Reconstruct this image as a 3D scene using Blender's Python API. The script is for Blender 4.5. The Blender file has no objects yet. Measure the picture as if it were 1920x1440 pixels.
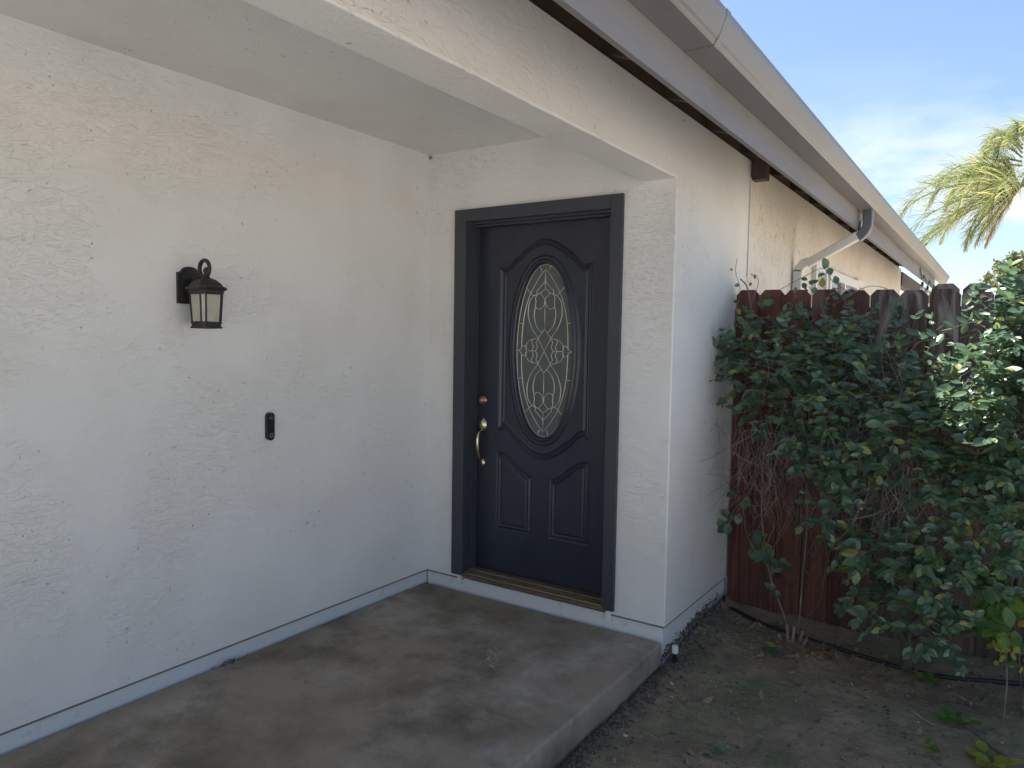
import bpy, bmesh, math, random
from mathutils import Vector, Matrix, noise as mnoise
random.seed(7)
R = math.radians
scene = bpy.context.scene
col = scene.collection

# ------------------------------------------------------------ camera
YAW, PITCH, ROLL = 0.5898, 0.0627, 0.0157
CAM = Vector((2.8913, -3.4108, 1.5021))
F = Vector((-math.sin(YAW)*math.cos(PITCH), math.cos(YAW)*math.cos(PITCH), -math.sin(PITCH)))
Rt = Vector((math.cos(YAW), math.sin(YAW), 0)); Up = Rt.cross(F)
R2 = Rt*math.cos(ROLL) + Up*math.sin(ROLL); U2 = Up*math.cos(ROLL) - Rt*math.sin(ROLL)
cd = bpy.data.cameras.new('camera'); cam = bpy.data.objects.new('camera', cd); col.objects.link(cam)
m = Matrix.Identity(4)
for i in range(3):
    m[i][0], m[i][1], m[i][2], m[i][3] = R2[i], U2[i], -F[i], CAM[i]
cam.matrix_world = m
cd.sensor_width = 36; cd.lens = 36*1382.4/1920; cd.clip_start = 0.05; cd.clip_end = 2000
scene.camera = cam

# ------------------------------------------------------------ sun direction, world, exposure
SUN = Vector((-0.42, 0.27, 1.0)).normalized()
elev = math.asin(SUN.z); rot = math.atan2(SUN.x, SUN.y)
w = bpy.data.worlds.new('World'); scene.world = w; w.use_nodes = True
nt = w.node_tree; N = nt.nodes; L = nt.links; N.clear()
out = N.new('ShaderNodeOutputWorld'); bg = N.new('ShaderNodeBackground'); sky = N.new('ShaderNodeTexSky')
sky.sky_type = 'NISHITA'; sky.sun_disc = False; sky.sun_elevation = elev; sky.sun_rotation = rot
sky.altitude = 100; sky.air_density = 1.0; sky.dust_density = 0.6; sky.ozone_density = 1.6
bg.inputs['Strength'].default_value = 0.072
tc = N.new('ShaderNodeTexCoord'); sep = N.new('ShaderNodeSeparateXYZ')
mp = N.new('ShaderNodeMapping'); mp.inputs['Scale'].default_value = (1.0, 1.0, 2.6)
nz = N.new('ShaderNodeTexNoise'); nz.inputs['Scale'].default_value = 3.2; nz.inputs['Detail'].default_value = 8; nz.inputs['Roughness'].default_value = .58
rp = N.new('ShaderNodeMapRange'); rp.inputs[1].default_value = .47; rp.inputs[2].default_value = .62
lo = N.new('ShaderNodeMapRange'); lo.inputs[1].default_value = .34; lo.inputs[2].default_value = .10; lo.interpolation_type = 'SMOOTHSTEP'
mul = N.new('ShaderNodeMath'); mul.operation = 'MULTIPLY'
mix = N.new('ShaderNodeMix'); mix.data_type = 'RGBA'; mix.inputs[7].default_value = (6.6, 6.8, 7.0, 1)
L.new(tc.outputs['Generated'], mp.inputs['Vector']); L.new(mp.outputs[0], nz.inputs['Vector'])
L.new(tc.outputs['Generated'], sep.inputs[0]); L.new(nz.outputs[0], rp.inputs[0]); L.new(sep.outputs['Z'], lo.inputs[0])
L.new(rp.outputs[0], mul.inputs[0]); L.new(lo.outputs[0], mul.inputs[1]); L.new(mul.outputs[0], mix.inputs[0])
L.new(sky.outputs[0], mix.inputs[6]); L.new(mix.outputs[2], bg.inputs['Color']); L.new(bg.outputs[0], out.inputs['Surface'])

sd = bpy.data.lights.new('sun', 'SUN'); so = bpy.data.objects.new('sun', sd); col.objects.link(so)
sd.energy = 5.0; sd.angle = R(0.53); sd.color = (1, .95, .87)
so.rotation_euler = (-SUN).to_track_quat('-Z', 'Y').to_euler(); so.location = SUN*30
scene.view_settings.view_transform = 'Standard'; scene.view_settings.look = 'None'
scene.view_settings.gamma = 1; scene.view_settings.use_curve_mapping = False
scene.view_settings.exposure = 1.38

# ------------------------------------------------------------ helpers
def tag(o, label=None, cat=None, group=None, kind=None):
    if label: o['label'] = label
    if cat: o['category'] = cat
    if group: o['group'] = group
    if kind: o['kind'] = kind
    return o
def empty(name, loc=(0, 0, 0), label=None, cat=None, group=None):
    o = bpy.data.objects.new(name, None); col.objects.link(o); o.location = loc; o.empty_display_size = .1
    return tag(o, label, cat, group)
def link(name, me, mat, parent=None, loc=None, rotm=None):
    o = bpy.data.objects.new(name, me); col.objects.link(o)
    if mat and not me.materials: me.materials.append(mat)
    if parent:
        o.parent = parent
        o.location = Vector(loc or (0, 0, 0)) if loc is not None else -world_loc(parent)
    elif loc is not None: o.location = loc
    return o
def world_loc(o):
    v = Vector(o.location); p = o.parent
    while p: v = v + Vector(p.location); p = p.parent
    return v
def bm_obj(name, bm, mat, parent=None, smooth=False, bevel=0, seg=2):
    """geometry is in world coordinates"""
    if bevel:
        es = [e for e in bm.edges if len(e.link_faces) == 2 and e.calc_face_angle(0) > .6]
        bmesh.ops.bevel(bm, geom=es, offset=bevel, segments=seg, affect='EDGES', profile=.5)
    bmesh.ops.recalc_face_normals(bm, faces=bm.faces)
    if smooth:
        for f in bm.faces: f.smooth = True
    me = bpy.data.meshes.new(name); bm.to_mesh(me); bm.free()
    return link(name, me, mat, parent)
def box(bm, x0, y0, z0, x1, y1, z1):
    vs = [bm.verts.new(p) for p in ((x0,y0,z0),(x1,y0,z0),(x1,y1,z0),(x0,y1,z0),(x0,y0,z1),(x1,y0,z1),(x1,y1,z1),(x0,y1,z1))]
    for f in ((3,2,1,0),(4,5,6,7),(0,1,5,4),(1,2,6,5),(2,3,7,6),(3,0,4,7)): bm.faces.new([vs[i] for i in f])
    return vs
def bxo(name, b, mat, parent=None, bevel=0, **k):
    bm = bmesh.new(); box(bm, *b); return bm_obj(name, bm, mat, parent, bevel=bevel, **k)
def prism(bm, pts, ax, a0, a1):
    """polygon pts (2D) extruded along axis ax from a0 to a1"""
    def P(p, a):
        return {0: (a, p[0], p[1]), 1: (p[0], a, p[1]), 2: (p[0], p[1], a)}[ax]
    A = [bm.verts.new(P(p, a0)) for p in pts]; B = [bm.verts.new(P(p, a1)) for p in pts]
    n = len(pts)
    bm.faces.new(A); bm.faces.new(B[::-1])
    for i in range(n): bm.faces.new([A[i], A[(i+1) % n], B[(i+1) % n], B[i]])
def tube(bm, pts, rad, n=6, closed=False, cap=True):
    pts = [Vector(p) for p in pts]; rs = rad if isinstance(rad, (list, tuple)) else [rad]*len(pts)
    rings = []; up = Vector((0.13, 0.2, 1)).normalized(); prev = None
    for i, p in enumerate(pts):
        a = pts[i-1] if (i > 0 or closed) else p
        b = pts[(i+1) % len(pts)] if (i < len(pts)-1 or closed) else p
        t = (b-a).normalized()
        if prev is None:
            u = t.cross(up)
            if u.length < .1: u = t.cross(Vector((1, 0, 0)))
        else: u = prev - t*prev.dot(t)
        u.normalize(); prev = u; v = t.cross(u)
        rings.append([bm.verts.new(p+(u*math.cos(k*2*math.pi/n)+v*math.sin(k*2*math.pi/n))*rs[i]) for k in range(n)])
    m = len(rings)
    for i in range(m if closed else m-1):
        A, B = rings[i], rings[(i+1) % m]
        for k in range(n): bm.faces.new([A[k], A[(k+1) % n], B[(k+1) % n], B[k]])
    if cap and not closed:
        bm.faces.new(rings[0]); bm.faces.new(rings[-1][::-1])
def lathe(bm, prof, c, n=16, ax=2, sq=None):
    """prof: (r, h) list around axis ax at centre c"""
    rings = []
    for r, h in prof:
        ring = []
        for k in range(n):
            a = 2*math.pi*(k+.5)/n; p = [r*math.cos(a), r*math.sin(a)]
            q = {2: (p[0], p[1], h), 1: (p[0], h, p[1]), 0: (h, p[0], p[1])}[ax]
            ring.append(bm.verts.new(Vector(c)+Vector(q)))
        rings.append(ring)
    for A, B in zip(rings, rings[1:]):
        for k in range(n): bm.faces.new([A[k], A[(k+1) % n], B[(k+1) % n], B[k]])
    bm.faces.new(rings[0]); bm.faces.new(rings[-1][::-1])
def catmull(P, per=6):
    P = [Vector(p) for p in P]; Q = [P[0]*2-P[1]] + P + [P[-1]*2-P[-2]]; o = []
    for i in range(1, len(Q)-2):
        for k in range(per):
            t = k/per; a, b, c, d = Q[i-1], Q[i], Q[i+1], Q[i+2]
            o.append(.5*((2*b)+(c-a)*t+(2*a-5*b+4*c-d)*t*t+(3*b-a-3*c+d)*t**3))
    return o+[P[-1]]
def dup(o, loc, parent=None):
    c = o.copy(); col.objects.link(c); c.parent = parent; c.location = loc; return c

# ------------------------------------------------------------ materials
def mat(name, base, rough=.6, metal=0, spec=.5, bump=None, var=None, rand=0, coat=0, trans=0):
    """bump: (scale, strength, distance); var: list of (noise scale, colour, lo, hi, (sx,sy,sz))"""
    m = bpy.data.materials.new(name); m.use_nodes = True; t = m.node_tree; n = t.nodes; l = t.links
    b = n['Principled BSDF']; b.inputs['Roughness'].default_value = rough; b.inputs['Metallic'].default_value = metal
    b.inputs['Specular IOR Level'].default_value = spec
    b.inputs['Base Color'].default_value = (*base, 1)
    if coat: b.inputs['Coat Weight'].default_value = coat; b.inputs['Coat Roughness'].default_value = .1
    tc = n.new('ShaderNodeTexCoord'); cur = None
    for i, (sc, c, lo, hi, st) in enumerate(var or []):
        mp = n.new('ShaderNodeMapping'); mp.inputs['Scale'].default_value = st; mp.inputs['Location'].default_value = (3.1*i, 1.7*i, 5.3*i)
        z = n.new('ShaderNodeTexNoise'); z.inputs['Scale'].default_value = sc; z.inputs['Detail'].default_value = 9; z.inputs['Roughness'].default_value = .68
        r = n.new('ShaderNodeMapRange'); r.inputs[1].default_value = lo; r.inputs[2].default_value = hi
        x = n.new('ShaderNodeMix'); x.data_type = 'RGBA'
        l.new(tc.outputs['Object'], mp.inputs[0]); l.new(mp.outputs[0], z.inputs['Vector']); l.new(z.outputs[0], r.inputs[0]); l.new(r.outputs[0], x.inputs[0])
        if cur: l.new(cur, x.inputs[6])
        else: x.inputs[6].default_value = (*base, 1)
        x.inputs[7].default_value = (*c, 1); cur = x.outputs[2]
    if rand:
        oi = n.new('ShaderNodeObjectInfo'); hs = n.new('ShaderNodeHueSaturation'); r = n.new('ShaderNodeMapRange')
        r.inputs[3].default_value = 1-rand; r.inputs[4].default_value = 1+rand
        l.new(oi.outputs['Random'], r.inputs[0]); l.new(r.outputs[0], hs.inputs['Value'])
        if cur: l.new(cur, hs.inputs['Color'])
        else: hs.inputs['Color'].default_value = (*base, 1)
        cur = hs.outputs[0]
    if cur: l.new(cur, b.inputs['Base Color'])
    if bump:
        z = n.new('ShaderNodeTexNoise'); z.inputs['Scale'].default_value = bump[0]; z.inputs['Detail'].default_value = 6
        bp = n.new('ShaderNodeBump'); bp.inputs['Strength'].default_value = bump[1]; bp.inputs['Distance'].default_value = bump[2]
        mp = n.new('ShaderNodeMapping'); mp.inputs['Scale'].default_value = bump[3] if len(bump) > 3 else (1, 1, 1)
        l.new(tc.outputs['Object'], mp.inputs[0]); l.new(mp.outputs[0], z.inputs['Vector']); l.new(z.outputs[0], bp.inputs['Height']); l.new(bp.outputs[0], b.inputs['Normal'])
    m['tc'] = 1
    return m

def stucco_mat(name, base, ridge=1.0, stretch=(1, 1, 2.2), stain=.0, pm=(1, 1, 1)):
    m = bpy.data.materials.new(name); m.use_nodes = True; t = m.node_tree; n = t.nodes; l = t.links
    b = n['Principled BSDF']; b.inputs['Roughness'].default_value = .62; b.inputs['Specular IOR Level'].default_value = .35
    tc = n.new('ShaderNodeTexCoord')
    def mapped(s, loc=(0, 0, 0)):
        k = n.new('ShaderNodeMapping'); k.inputs['Scale'].default_value = s; k.inputs['Location'].default_value = loc
        l.new(tc.outputs['Object'], k.inputs[0]); return k.outputs[0]
    def nz(vec, sc, det=5, ro=.55, dist=0):
        k = n.new('ShaderNodeTexNoise'); k.inputs['Scale'].default_value = sc; k.inputs['Detail'].default_value = det
        k.inputs['Roughness'].default_value = ro; k.inputs['Distortion'].default_value = dist; l.new(vec, k.inputs['Vector']); return k.outputs[0]
    def mr(v, a, bb, c=0, d=1, sm=True):
        k = n.new('ShaderNodeMapRange'); k.inputs[1].default_value = a; k.inputs[2].default_value = bb; k.inputs[3].default_value = c; k.inputs[4].default_value = d
        if sm: k.interpolation_type = 'SMOOTHSTEP'
        l.new(v, k.inputs[0]); return k.outputs[0]
    def mt(op, a, bb):
        k = n.new('ShaderNodeMath'); k.operation = op
        for i, v in enumerate((a, bb)):
            if isinstance(v, (int, float)): k.inputs[i].default_value = v
            else: l.new(v, k.inputs[i])
        return k.outputs[0]
    base_v = mapped(stretch)
    trowel = nz(base_v, 9, 3, .5, 1.2)                        # plateaus left by the trowel
    plate = mr(trowel, .49, .53)                              # sharp lip
    a = mt('ABSOLUTE', mt('SUBTRACT', nz(mapped((1, 1, 2.6), (4, 2, 1)), 13, 2, .5, 1.6), .5), 0)
    rid = mr(a, .0, .022, 1, 0)
    mask = mr(nz(mapped((1, 1, 1), (9, 1, 3)), 2.3, 3), .38, .58)
    mask2 = mr(nz(mapped((1, 1, 1), (2, 7, 3)), 1.6, 3), .36, .58)
    und = nz(mapped((1, 1, 1.4)), 3.0, 4)
    fine = nz(mapped((1, 1, 1)), 70, 5, .7)
    h = mt('ADD', mt('MULTIPLY', mt('MULTIPLY', rid, mask), .55*ridge), mt('MULTIPLY', mt('MULTIPLY', plate, mask2), .4*ridge))
    h = mt('ADD', h, mt('MULTIPLY', und, 1.1)); h = mt('ADD', h, mt('MULTIPLY', fine, .24))
    bp = n.new('ShaderNodeBump'); bp.inputs['Strength'].default_value = .75; bp.inputs['Distance'].default_value = .0034
    l.new(h, bp.inputs['Height']); l.new(bp.outputs[0], b.inputs['Normal'])
    # colour: slight blotches, tiny pits
    c1 = n.new('ShaderNodeMix'); c1.data_type = 'RGBA'; c1.inputs[6].default_value = (*base, 1); c1.inputs[7].default_value = (base[0]*.94, base[1]*.93, base[2]*.915, 1)
    l.new(mr(nz(mapped((1, 1, 1)), 1.4, 7, .6), .42, .66), c1.inputs[0])
    c2 = n.new('ShaderNodeMix'); c2.data_type = 'RGBA'; c2.inputs[7].default_value = (.16, .145, .125, 1)
    pit = mt('MULTIPLY', mr(nz(mapped(pm, (1, 5, 2)), 38, 4, .6), .665-stain*.2, .72-stain*.2), mask)
    pit = mt('MULTIPLY', pit, .7+stain)
    l.new(c1.outputs[2], c2.inputs[6]); l.new(pit, c2.inputs[0]); l.new(c2.outputs[2], b.inputs['Base Color'])
    return m

M = {}
M['stucco'] = stucco_mat('white stucco', (.745, .74, .725), .78)
M['stucco_beam'] = stucco_mat('white stucco beam', (.73, .715, .68), 1.1, (1, 1, 2.2))
M['stucco_wall'] = stucco_mat('cream white stucco', (.77, .73, .67), 1.9, (1, 1.8, .9), .25, (1, 1.7, .5))
M['foundation'] = mat('painted foundation', (.70, .71, .71), .6, bump=(30, .4, .004), var=[(9, (.45, .42, .37), .60, .75, (1, 1, 1))])
M['dark'] = mat('dark trim paint', (.040, .045, .058), .42, bump=(60, .12, .002, (3, 3, .3)), var=[(5, (.05, .055, .068), .4, .7, (1, 1, .3))])
M['door'] = mat('dark navy door paint', (.017, .021, .038), .33, bump=(90, .10, .001, (4, 4, .25)), var=[(6, (.030, .034, .048), .35, .75, (1, 1, .2))])
M['fascia'] = mat('taupe painted board', (.195, .186, .192), .6, bump=(40, .35, .004, (1, .08, 1)), var=[(3, (.125, .113, .112), .50, .72, (1, .35, 2.4)), (14, (.12, .10, .095), .66, .8, (1, 1, 1))])
M['gutter'] = mat('taupe gutter metal', (.185, .178, .186), .40, bump=(3, .15, .01, (1, .4, 1)), var=[(2.5, (.15, .14, .14), .42, .75, (1, .5, 1))])
M['elbow'] = mat('slate blue gutter elbow', (.12, .135, .16), .4)
M['white_pipe'] = mat('white painted pipe', (.72, .71, .70), .45, var=[(6, (.60, .58, .55), .5, .75, (1, 1, 1))])
M['soffit'] = mat('dark brown eave wood', (.085, .055, .045), .75, bump=(30, .4, .004, (.2, 1, 1)), var=[(4, (.05, .033, .03), .4, .7, (1, 1, 1))])
M['shingle'] = mat('grey asphalt shingle', (.20, .22, .24), .9, bump=(300, .8, .003), rand=.25)
M['drip'] = mat('metal drip edge', (.42, .44, .47), .4, metal=.3)
M['screed_shadow'] = mat('stucco base shadow line', (.16, .15, .14), .7)  # dark colour paints the shadow gap at the stucco base
M['brass'] = mat('satin nickel and brass', (.62, .52, .36), .26, metal=1)
M['bolt'] = mat('coppery lock face', (.42, .20, .16), .3, metal=1)
M['thresh'] = mat('bronze threshold', (.20, .155, .10), .42, metal=.35, var=[(8, (.10, .075, .05), .45, .7, (.4, 2, 1))])
M['glass'] = mat('obscure grey glass', (.076, .089, .09), .17, spec=.6, bump=(160, .25, .002), var=[(4, (.095, .11, .11), .35, .7, (1, 1, 1))])
M['came'] = mat('brass came', (.64, .605, .53), .36, metal=.7)
M['lamp'] = mat('dark bronze lamp metal', (.022, .019, .019), .5, bump=(120, .3, .001))
M['lampglass'] = mat('seeded cream glass', (.40, .38, .31), .3, spec=.5, bump=(30, .3, .003), var=[(12, (.50, .48, .42), .4, .7, (1, 1, 1))])
M['black'] = mat('gloss black plastic', (.006, .006, .007), .16, spec=.6)
M['lens'] = mat('camera lens', (.02, .02, .022), .05, spec=.9)
M['greymark'] = mat('pale print', (.35, .35, .33), .5)
M['hose'] = mat('black poly hose', (.012, .014, .016), .45)
M['bark'] = mat('grey brown bark', (.09, .075, .055), .85, bump=(40, .7, .006, (1, 1, .3)), var=[(12, (.05, .06, .035), .45, .65, (1, 1, 1))])
M['twig'] = mat('dry twig', (.26, .22, .20), .8, var=[(5, (.10, .075, .065), .4, .65, (1, 1, 1))])
M['frame_white'] = mat('white window frame', (.75, .74, .72), .4)
M['pane'] = mat('dark window glass', (.05, .07, .07), .06, spec=.8)
M['bulb'] = mat('clear bulb glass', (.7, .7, .7), .1, spec=.8)
M['wire'] = mat('black wire', (.015, .015, .015), .5)
M['interior'] = mat('house core', (.3, .3, .3), .9)

def wood_mat(name, c1, c2, weather, amount):
    m = bpy.data.materials.new(name); m.use_nodes = True; t = m.node_tree; n = t.nodes; l = t.links
    b = n['Principled BSDF']; b.inputs['Roughness'].default_value = .78; b.inputs['Specular IOR Level'].default_value = .3
    tc = n.new('ShaderNodeTexCoord'); oi = n.new('ShaderNodeObjectInfo')
    off = n.new('ShaderNodeVectorMath'); off.operation = 'MULTIPLY_ADD'
    l.new(oi.outputs['Random'], off.inputs[0]); off.inputs[1].default_value = (37, 19, 53); l.new(tc.outputs['Object'], off.inputs[2])
    def nz(s, sc, det=6, dist=0.):
        k = n.new('ShaderNodeMapping'); k.inputs['Scale'].default_value = s; l.new(off.outputs[0], k.inputs[0])
        z = n.new('ShaderNodeTexNoise'); z.inputs['Scale'].default_value = sc; z.inputs['Detail'].default_value = det; z.inputs['Distortion'].default_value = dist
        l.new(k.outputs[0], z.inputs['Vector']); return z.outputs[0]
    def mr(v, a, bb, c=0, d=1):
        k = n.new('ShaderNodeMapRange'); k.inputs[1].default_value = a; k.inputs[2].default_value = bb; k.inputs[3].default_value = c; k.inputs[4].default_value = d
        l.new(v, k.inputs[0]); return k.outputs[0]
    def mixc(f, a, bcol):
        x = n.new('ShaderNodeMix'); x.data_type = 'RGBA'; l.new(f, x.inputs[0])
        if isinstance(a, tuple): x.inputs[6].default_value = (*a, 1)
        else: l.new(a, x.inputs[6])
        x.inputs[7].default_value = (*bcol, 1); return x.outputs[2]
    g = nz((1, 1, .05), 45, 8, .4)
    c = mixc(mr(g, .38, .64), c1, c2)
    wsp = n.new('ShaderNodeSeparateXYZ'); l.new(tc.outputs['Object'], wsp.inputs[0])
    mu = n.new('ShaderNodeMath'); mu.operation = 'MULTIPLY'
    l.new(mr(nz((1, 1, .25), 16, 8, .8), .50, .68, 0, amount), mu.inputs[0]); l.new(mr(wsp.outputs['Z'], 1.15, 1.62), mu.inputs[1])
    c = mixc(mu.outputs[0], c, weather)
    mu2 = n.new('ShaderNodeMath'); mu2.operation = 'MULTIPLY'; mu2.inputs[1].default_value = .85
    l.new(mr(nz((1, 1, .7), 7, 3), .66, .74), mu2.inputs[0]); c = mixc(mu2.outputs[0], c, (.02, .013, .012))   # knots
    hs = n.new('ShaderNodeHueSaturation'); l.new(mr(oi.outputs['Random'], 0, 1, .72, 1.25), hs.inputs['Value']); l.new(c, hs.inputs['Color'])
    l.new(hs.outputs[0], b.inputs['Base Color'])
    bp = n.new('ShaderNodeBump'); bp.inputs['Strength'].default_value = .5; bp.inputs['Distance'].default_value = .004
    l.new(g, bp.inputs['Height']); l.new(bp.outputs[0], b.inputs['Normal'])
    return m
M['wood_red'] = wood_mat('red stained fence wood', (.135, .054, .040), (.068, .030, .025), (.20, .14, .12), .45)
M['wood_grey'] = wood_mat('weathered fence wood', (.135, .088, .078), (.070, .048, .045), (.38, .35, .345), .95)

def leaf_mat(name, ca, cb, cc, rough=.38, trans=.25, spec=.5):
    m = bpy.data.materials.new(name); m.use_nodes = True; t = m.node_tree; n = t.nodes; l = t.links
    b = n['Principled BSDF']; b.inputs['Roughness'].default_value = rough; b.inputs['Specular IOR Level'].default_value = spec
    g = n.new('ShaderNodeNewGeometry'); oi = n.new('ShaderNodeObjectInfo')
    ad = n.new('ShaderNodeMath'); l.new(g.outputs['Random Per Island'], ad.inputs[0]); l.new(oi.outputs['Random'], ad.inputs[1])
    fr = n.new('ShaderNodeMath'); fr.operation = 'FRACT'; l.new(ad.outputs[0], fr.inputs[0])
    cr = n.new('ShaderNodeValToRGB'); e = cr.color_ramp.elements
    e[0].position = 0; e[0].color = (*ca, 1); e[1].position = 1; e[1].color = (*cc, 1)
    k = e.new(.55); k.color = (*cb, 1); k = e.new(.90); k.color = (cb[0]*1.3, cb[1]*1.25, cb[2], 1)
    l.new(fr.outputs[0], cr.inputs[0]); l.new(cr.outputs[0], b.inputs['Base Color'])
    tr = n.new('ShaderNodeBsdfTranslucent'); ms = n.new('ShaderNodeMixShader'); ms.inputs[0].default_value = trans
    br = n.new('ShaderNodeHueSaturation'); br.inputs['Value'].default_value = 2.2; br.inputs['Saturation'].default_value = 1.1; l.new(cr.outputs[0], br.inputs['Color']); l.new(br.outputs[0], tr.inputs[0])
    l.new(b.outputs[0], ms.inputs[1]); l.new(tr.outputs[0], ms.inputs[2]); l.new(ms.outputs[0], n['Material Output'].inputs[0])
    return m
M['leaf'] = leaf_mat('glossy shrub leaf', (.066, .120, .082), (.105, .172, .102), (.30, .30, .08), .24, .25, .65)
M['leaf_light'] = leaf_mat('light green leaf', (.085, .17, .045), (.13, .22, .06), (.26, .24, .07), .45, .3)
M['leaf_yellow'] = leaf_mat('yellow green leaf', (.22, .25, .05), (.26, .28, .06), (.32, .28, .08), .5, .35)
M['palm'] = leaf_mat('palm leaflet', (.15, .19, .09), (.23, .25, .12), (.42, .35, .18), .42, .42)
M['palm_dry'] = leaf_mat('tan palm rib', (.42, .30, .13), (.36, .27, .12), (.45, .30, .12), .5, .2)
M['dead'] = leaf_mat('dry fallen leaf', (.34, .235, .165), (.25, .175, .125), (.42, .33, .24), .6, .1)
M['tree'] = leaf_mat('distant tree leaf', (.08, .10, .05), (.12, .14, .06), (.28, .20, .08), .5, .3)
M['petal'] = mat('orange red petal', (.50, .12, .05), .5)

# ground and slab materials
def ground_mat():
    m = bpy.data.materials.new('bare dirt with moss'); m.use_nodes = True; t = m.node_tree; n = t.nodes; l = t.links
    b = n['Principled BSDF']; b.inputs['Roughness'].default_value = .95; b.inputs['Specular IOR Level'].default_value = .2
    tc = n.new('ShaderNodeTexCoord')
    def nz(sc, det=8, ro=.65, loc=(0, 0, 0)):
        k = n.new('ShaderNodeMapping'); k.inputs['Location'].default_value = loc; l.new(tc.outputs['Object'], k.inputs[0])
        z = n.new('ShaderNodeTexNoise'); z.inputs['Scale'].default_value = sc; z.inputs['Detail'].default_value = det; z.inputs['Roughness'].default_value = ro
        l.new(k.outputs[0], z.inputs['Vector']); return z.outputs[0]
    def mr(v, a, bb, c=0, d=1):
        k = n.new('ShaderNodeMapRange'); k.inputs[1].default_value = a; k.inputs[2].default_value = bb; k.inputs[3].default_value = c; k.inputs[4].default_value = d
        l.new(v, k.inputs[0]); return k.outputs[0]
    def mixc(f, a, bb):
        x = n.new('ShaderNodeMix'); x.data_type = 'RGBA'; l.new(f, x.inputs[0])
        if isinstance(a, tuple): x.inputs[6].default_value = (*a, 1)
        else: l.new(a, x.inputs[6])
        x.inputs[7].default_value = (*bb, 1); return x.outputs[2]
    c = mixc(mr(nz(5), .35, .65), (.46, .345, .235), (.28, .21, .15))
    c = mixc(mr(nz(60, 6, .8, (3, 1, 0)), .55, .75), c, (.42, .36, .30))
    c = mixc(mr(nz(38, 5, .7, (1, 7, 0)), .60, .72), c, (.065, .052, .042))
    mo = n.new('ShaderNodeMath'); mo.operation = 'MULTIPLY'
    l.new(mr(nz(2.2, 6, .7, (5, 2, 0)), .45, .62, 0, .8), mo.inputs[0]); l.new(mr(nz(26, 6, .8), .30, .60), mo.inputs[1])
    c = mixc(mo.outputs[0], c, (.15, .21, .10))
    l.new(c, b.inputs['Base Color'])
    bp = n.new('ShaderNodeBump'); bp.inputs['Strength'].default_value = 1; bp.inputs['Distance'].default_value = .014
    l.new(nz(55, 8, .75), bp.inputs['Height']); l.new(bp.outputs[0], b.inputs['Normal'])
    return m
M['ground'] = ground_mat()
M['slab'] = mat('stained porch concrete', (.36, .30, .23), .8, spec=.35, bump=(90, .8, .004),
    var=[(1.1, (.46, .405, .345), .50, .66, (1, 1, 1)), (1.5, (.185, .150, .102), .45, .66, (1, 1, 1)), (2.6, (.145, .122, .092), .50, .70, (1, 1, 1)), (11, (.14, .118, .092), .60, .80, (1, 1, 1)), (34, (.13, .105, .08), .62, .80, (1, 1, 1)), (70, (.50, .47, .44), .72, .82, (1, 1, 1))])
M['patio'] = mat('warm bounce sandy concrete', (.56, .48, .37), .85)  # pale warm tone, made to bounce light onto the side wall
M['bounce_concrete'] = mat('pale bounce concrete', (.50, .48, .45), .85, var=[(.8, (.43, .41, .385), .4, .7, (1, 1, 1))])  # pale concrete added to bounce sun into the porch
M['paint_fleck'] = mat('spilled white paint', (.46, .46, .45), .8)
M['pebble'] = mat('pale pebble', (.5, .48, .45), .7)
M['clod'] = mat('dark soil crumbs', (.17, .135, .105), .95, var=[(40, (.09, .07, .055), .4, .6, (1, 1, 1))])

W = 1.543          # outer face of the wing
ZB = .078          # bottom edge of the stucco
ZC = 2.571         # porch ceiling
ZBM = 2.2775       # underside of the beam
GZ = -.125

# ------------------------------------------------------------ ground
def gheight(x, y):
    z = GZ + .045*max(0, min(1, (y+.1)/1.0))
    if abs(x) < 12 and abs(y) < 12:
        z += .012*(mnoise.noise(Vector((x*2.3, y*2.3, 0)))) + .007*mnoise.noise(Vector((x*9, y*9, 4)))+.006*mnoise.noise(Vector((x*23, y*23, 2)))+.004*mnoise.noise(Vector((x*50, y*50, 9)))
        if x > W: z += .05*math.exp(-((x-W)/.09))*max(0, min(1, (y+.05)/.5))
        else: z -= .02
    return z
def axis(c0, c1, step, far):
    a = []; v = c0
    while v <= c1: a.append(v); v += step
    hi = []; d = step; v = c1
    while v < far: d *= 1.35; v += d; hi.append(v)
    lo = []; d = step; v = c0
    while v > -far: d *= 1.35; v -= d; lo.append(v)
    return lo[::-1]+a+hi
xs = axis(1.3, 3.9, .014, 400); ys = axis(-1.9, 1.1, .014, 400)
verts = [(x, y, gheight(x, y)) for y in ys for x in xs]; nx = len(xs)
faces = [(j*nx+i, j*nx+i+1, (j+1)*nx+i+1, (j+1)*nx+i) for j in range(len(ys)-1) for i in range(nx-1)]
me = bpy.data.meshes.new('ground'); me.from_pydata(verts, [], faces); me.polygons.foreach_set('use_smooth', [True]*len(faces))
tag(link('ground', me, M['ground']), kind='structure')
bm = bmesh.new(); box(bm, W+.01, 1.2, -.3, 16, 26, -.045); tag(bm_obj('bounce_paving_back', bm, M['patio']), kind='structure')  # unseen paving added behind the fence to bounce warm light on the wall
bm = bmesh.new(); box(bm, 3.45, -24, -.3, 22, .6, -.07); tag(bm_obj('bounce_paving_side', bm, M['bounce_concrete']), kind='structure')  # out-of-frame paving added to bounce sunlight into the porch
bm = bmesh.new(); box(bm, -12, -24, -.3, 3.44, -5.6, -.07); tag(bm_obj('bounce_paving_front', bm, M['bounce_concrete']), kind='structure')  # more unseen paving, added on the front side for bounce light

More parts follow.
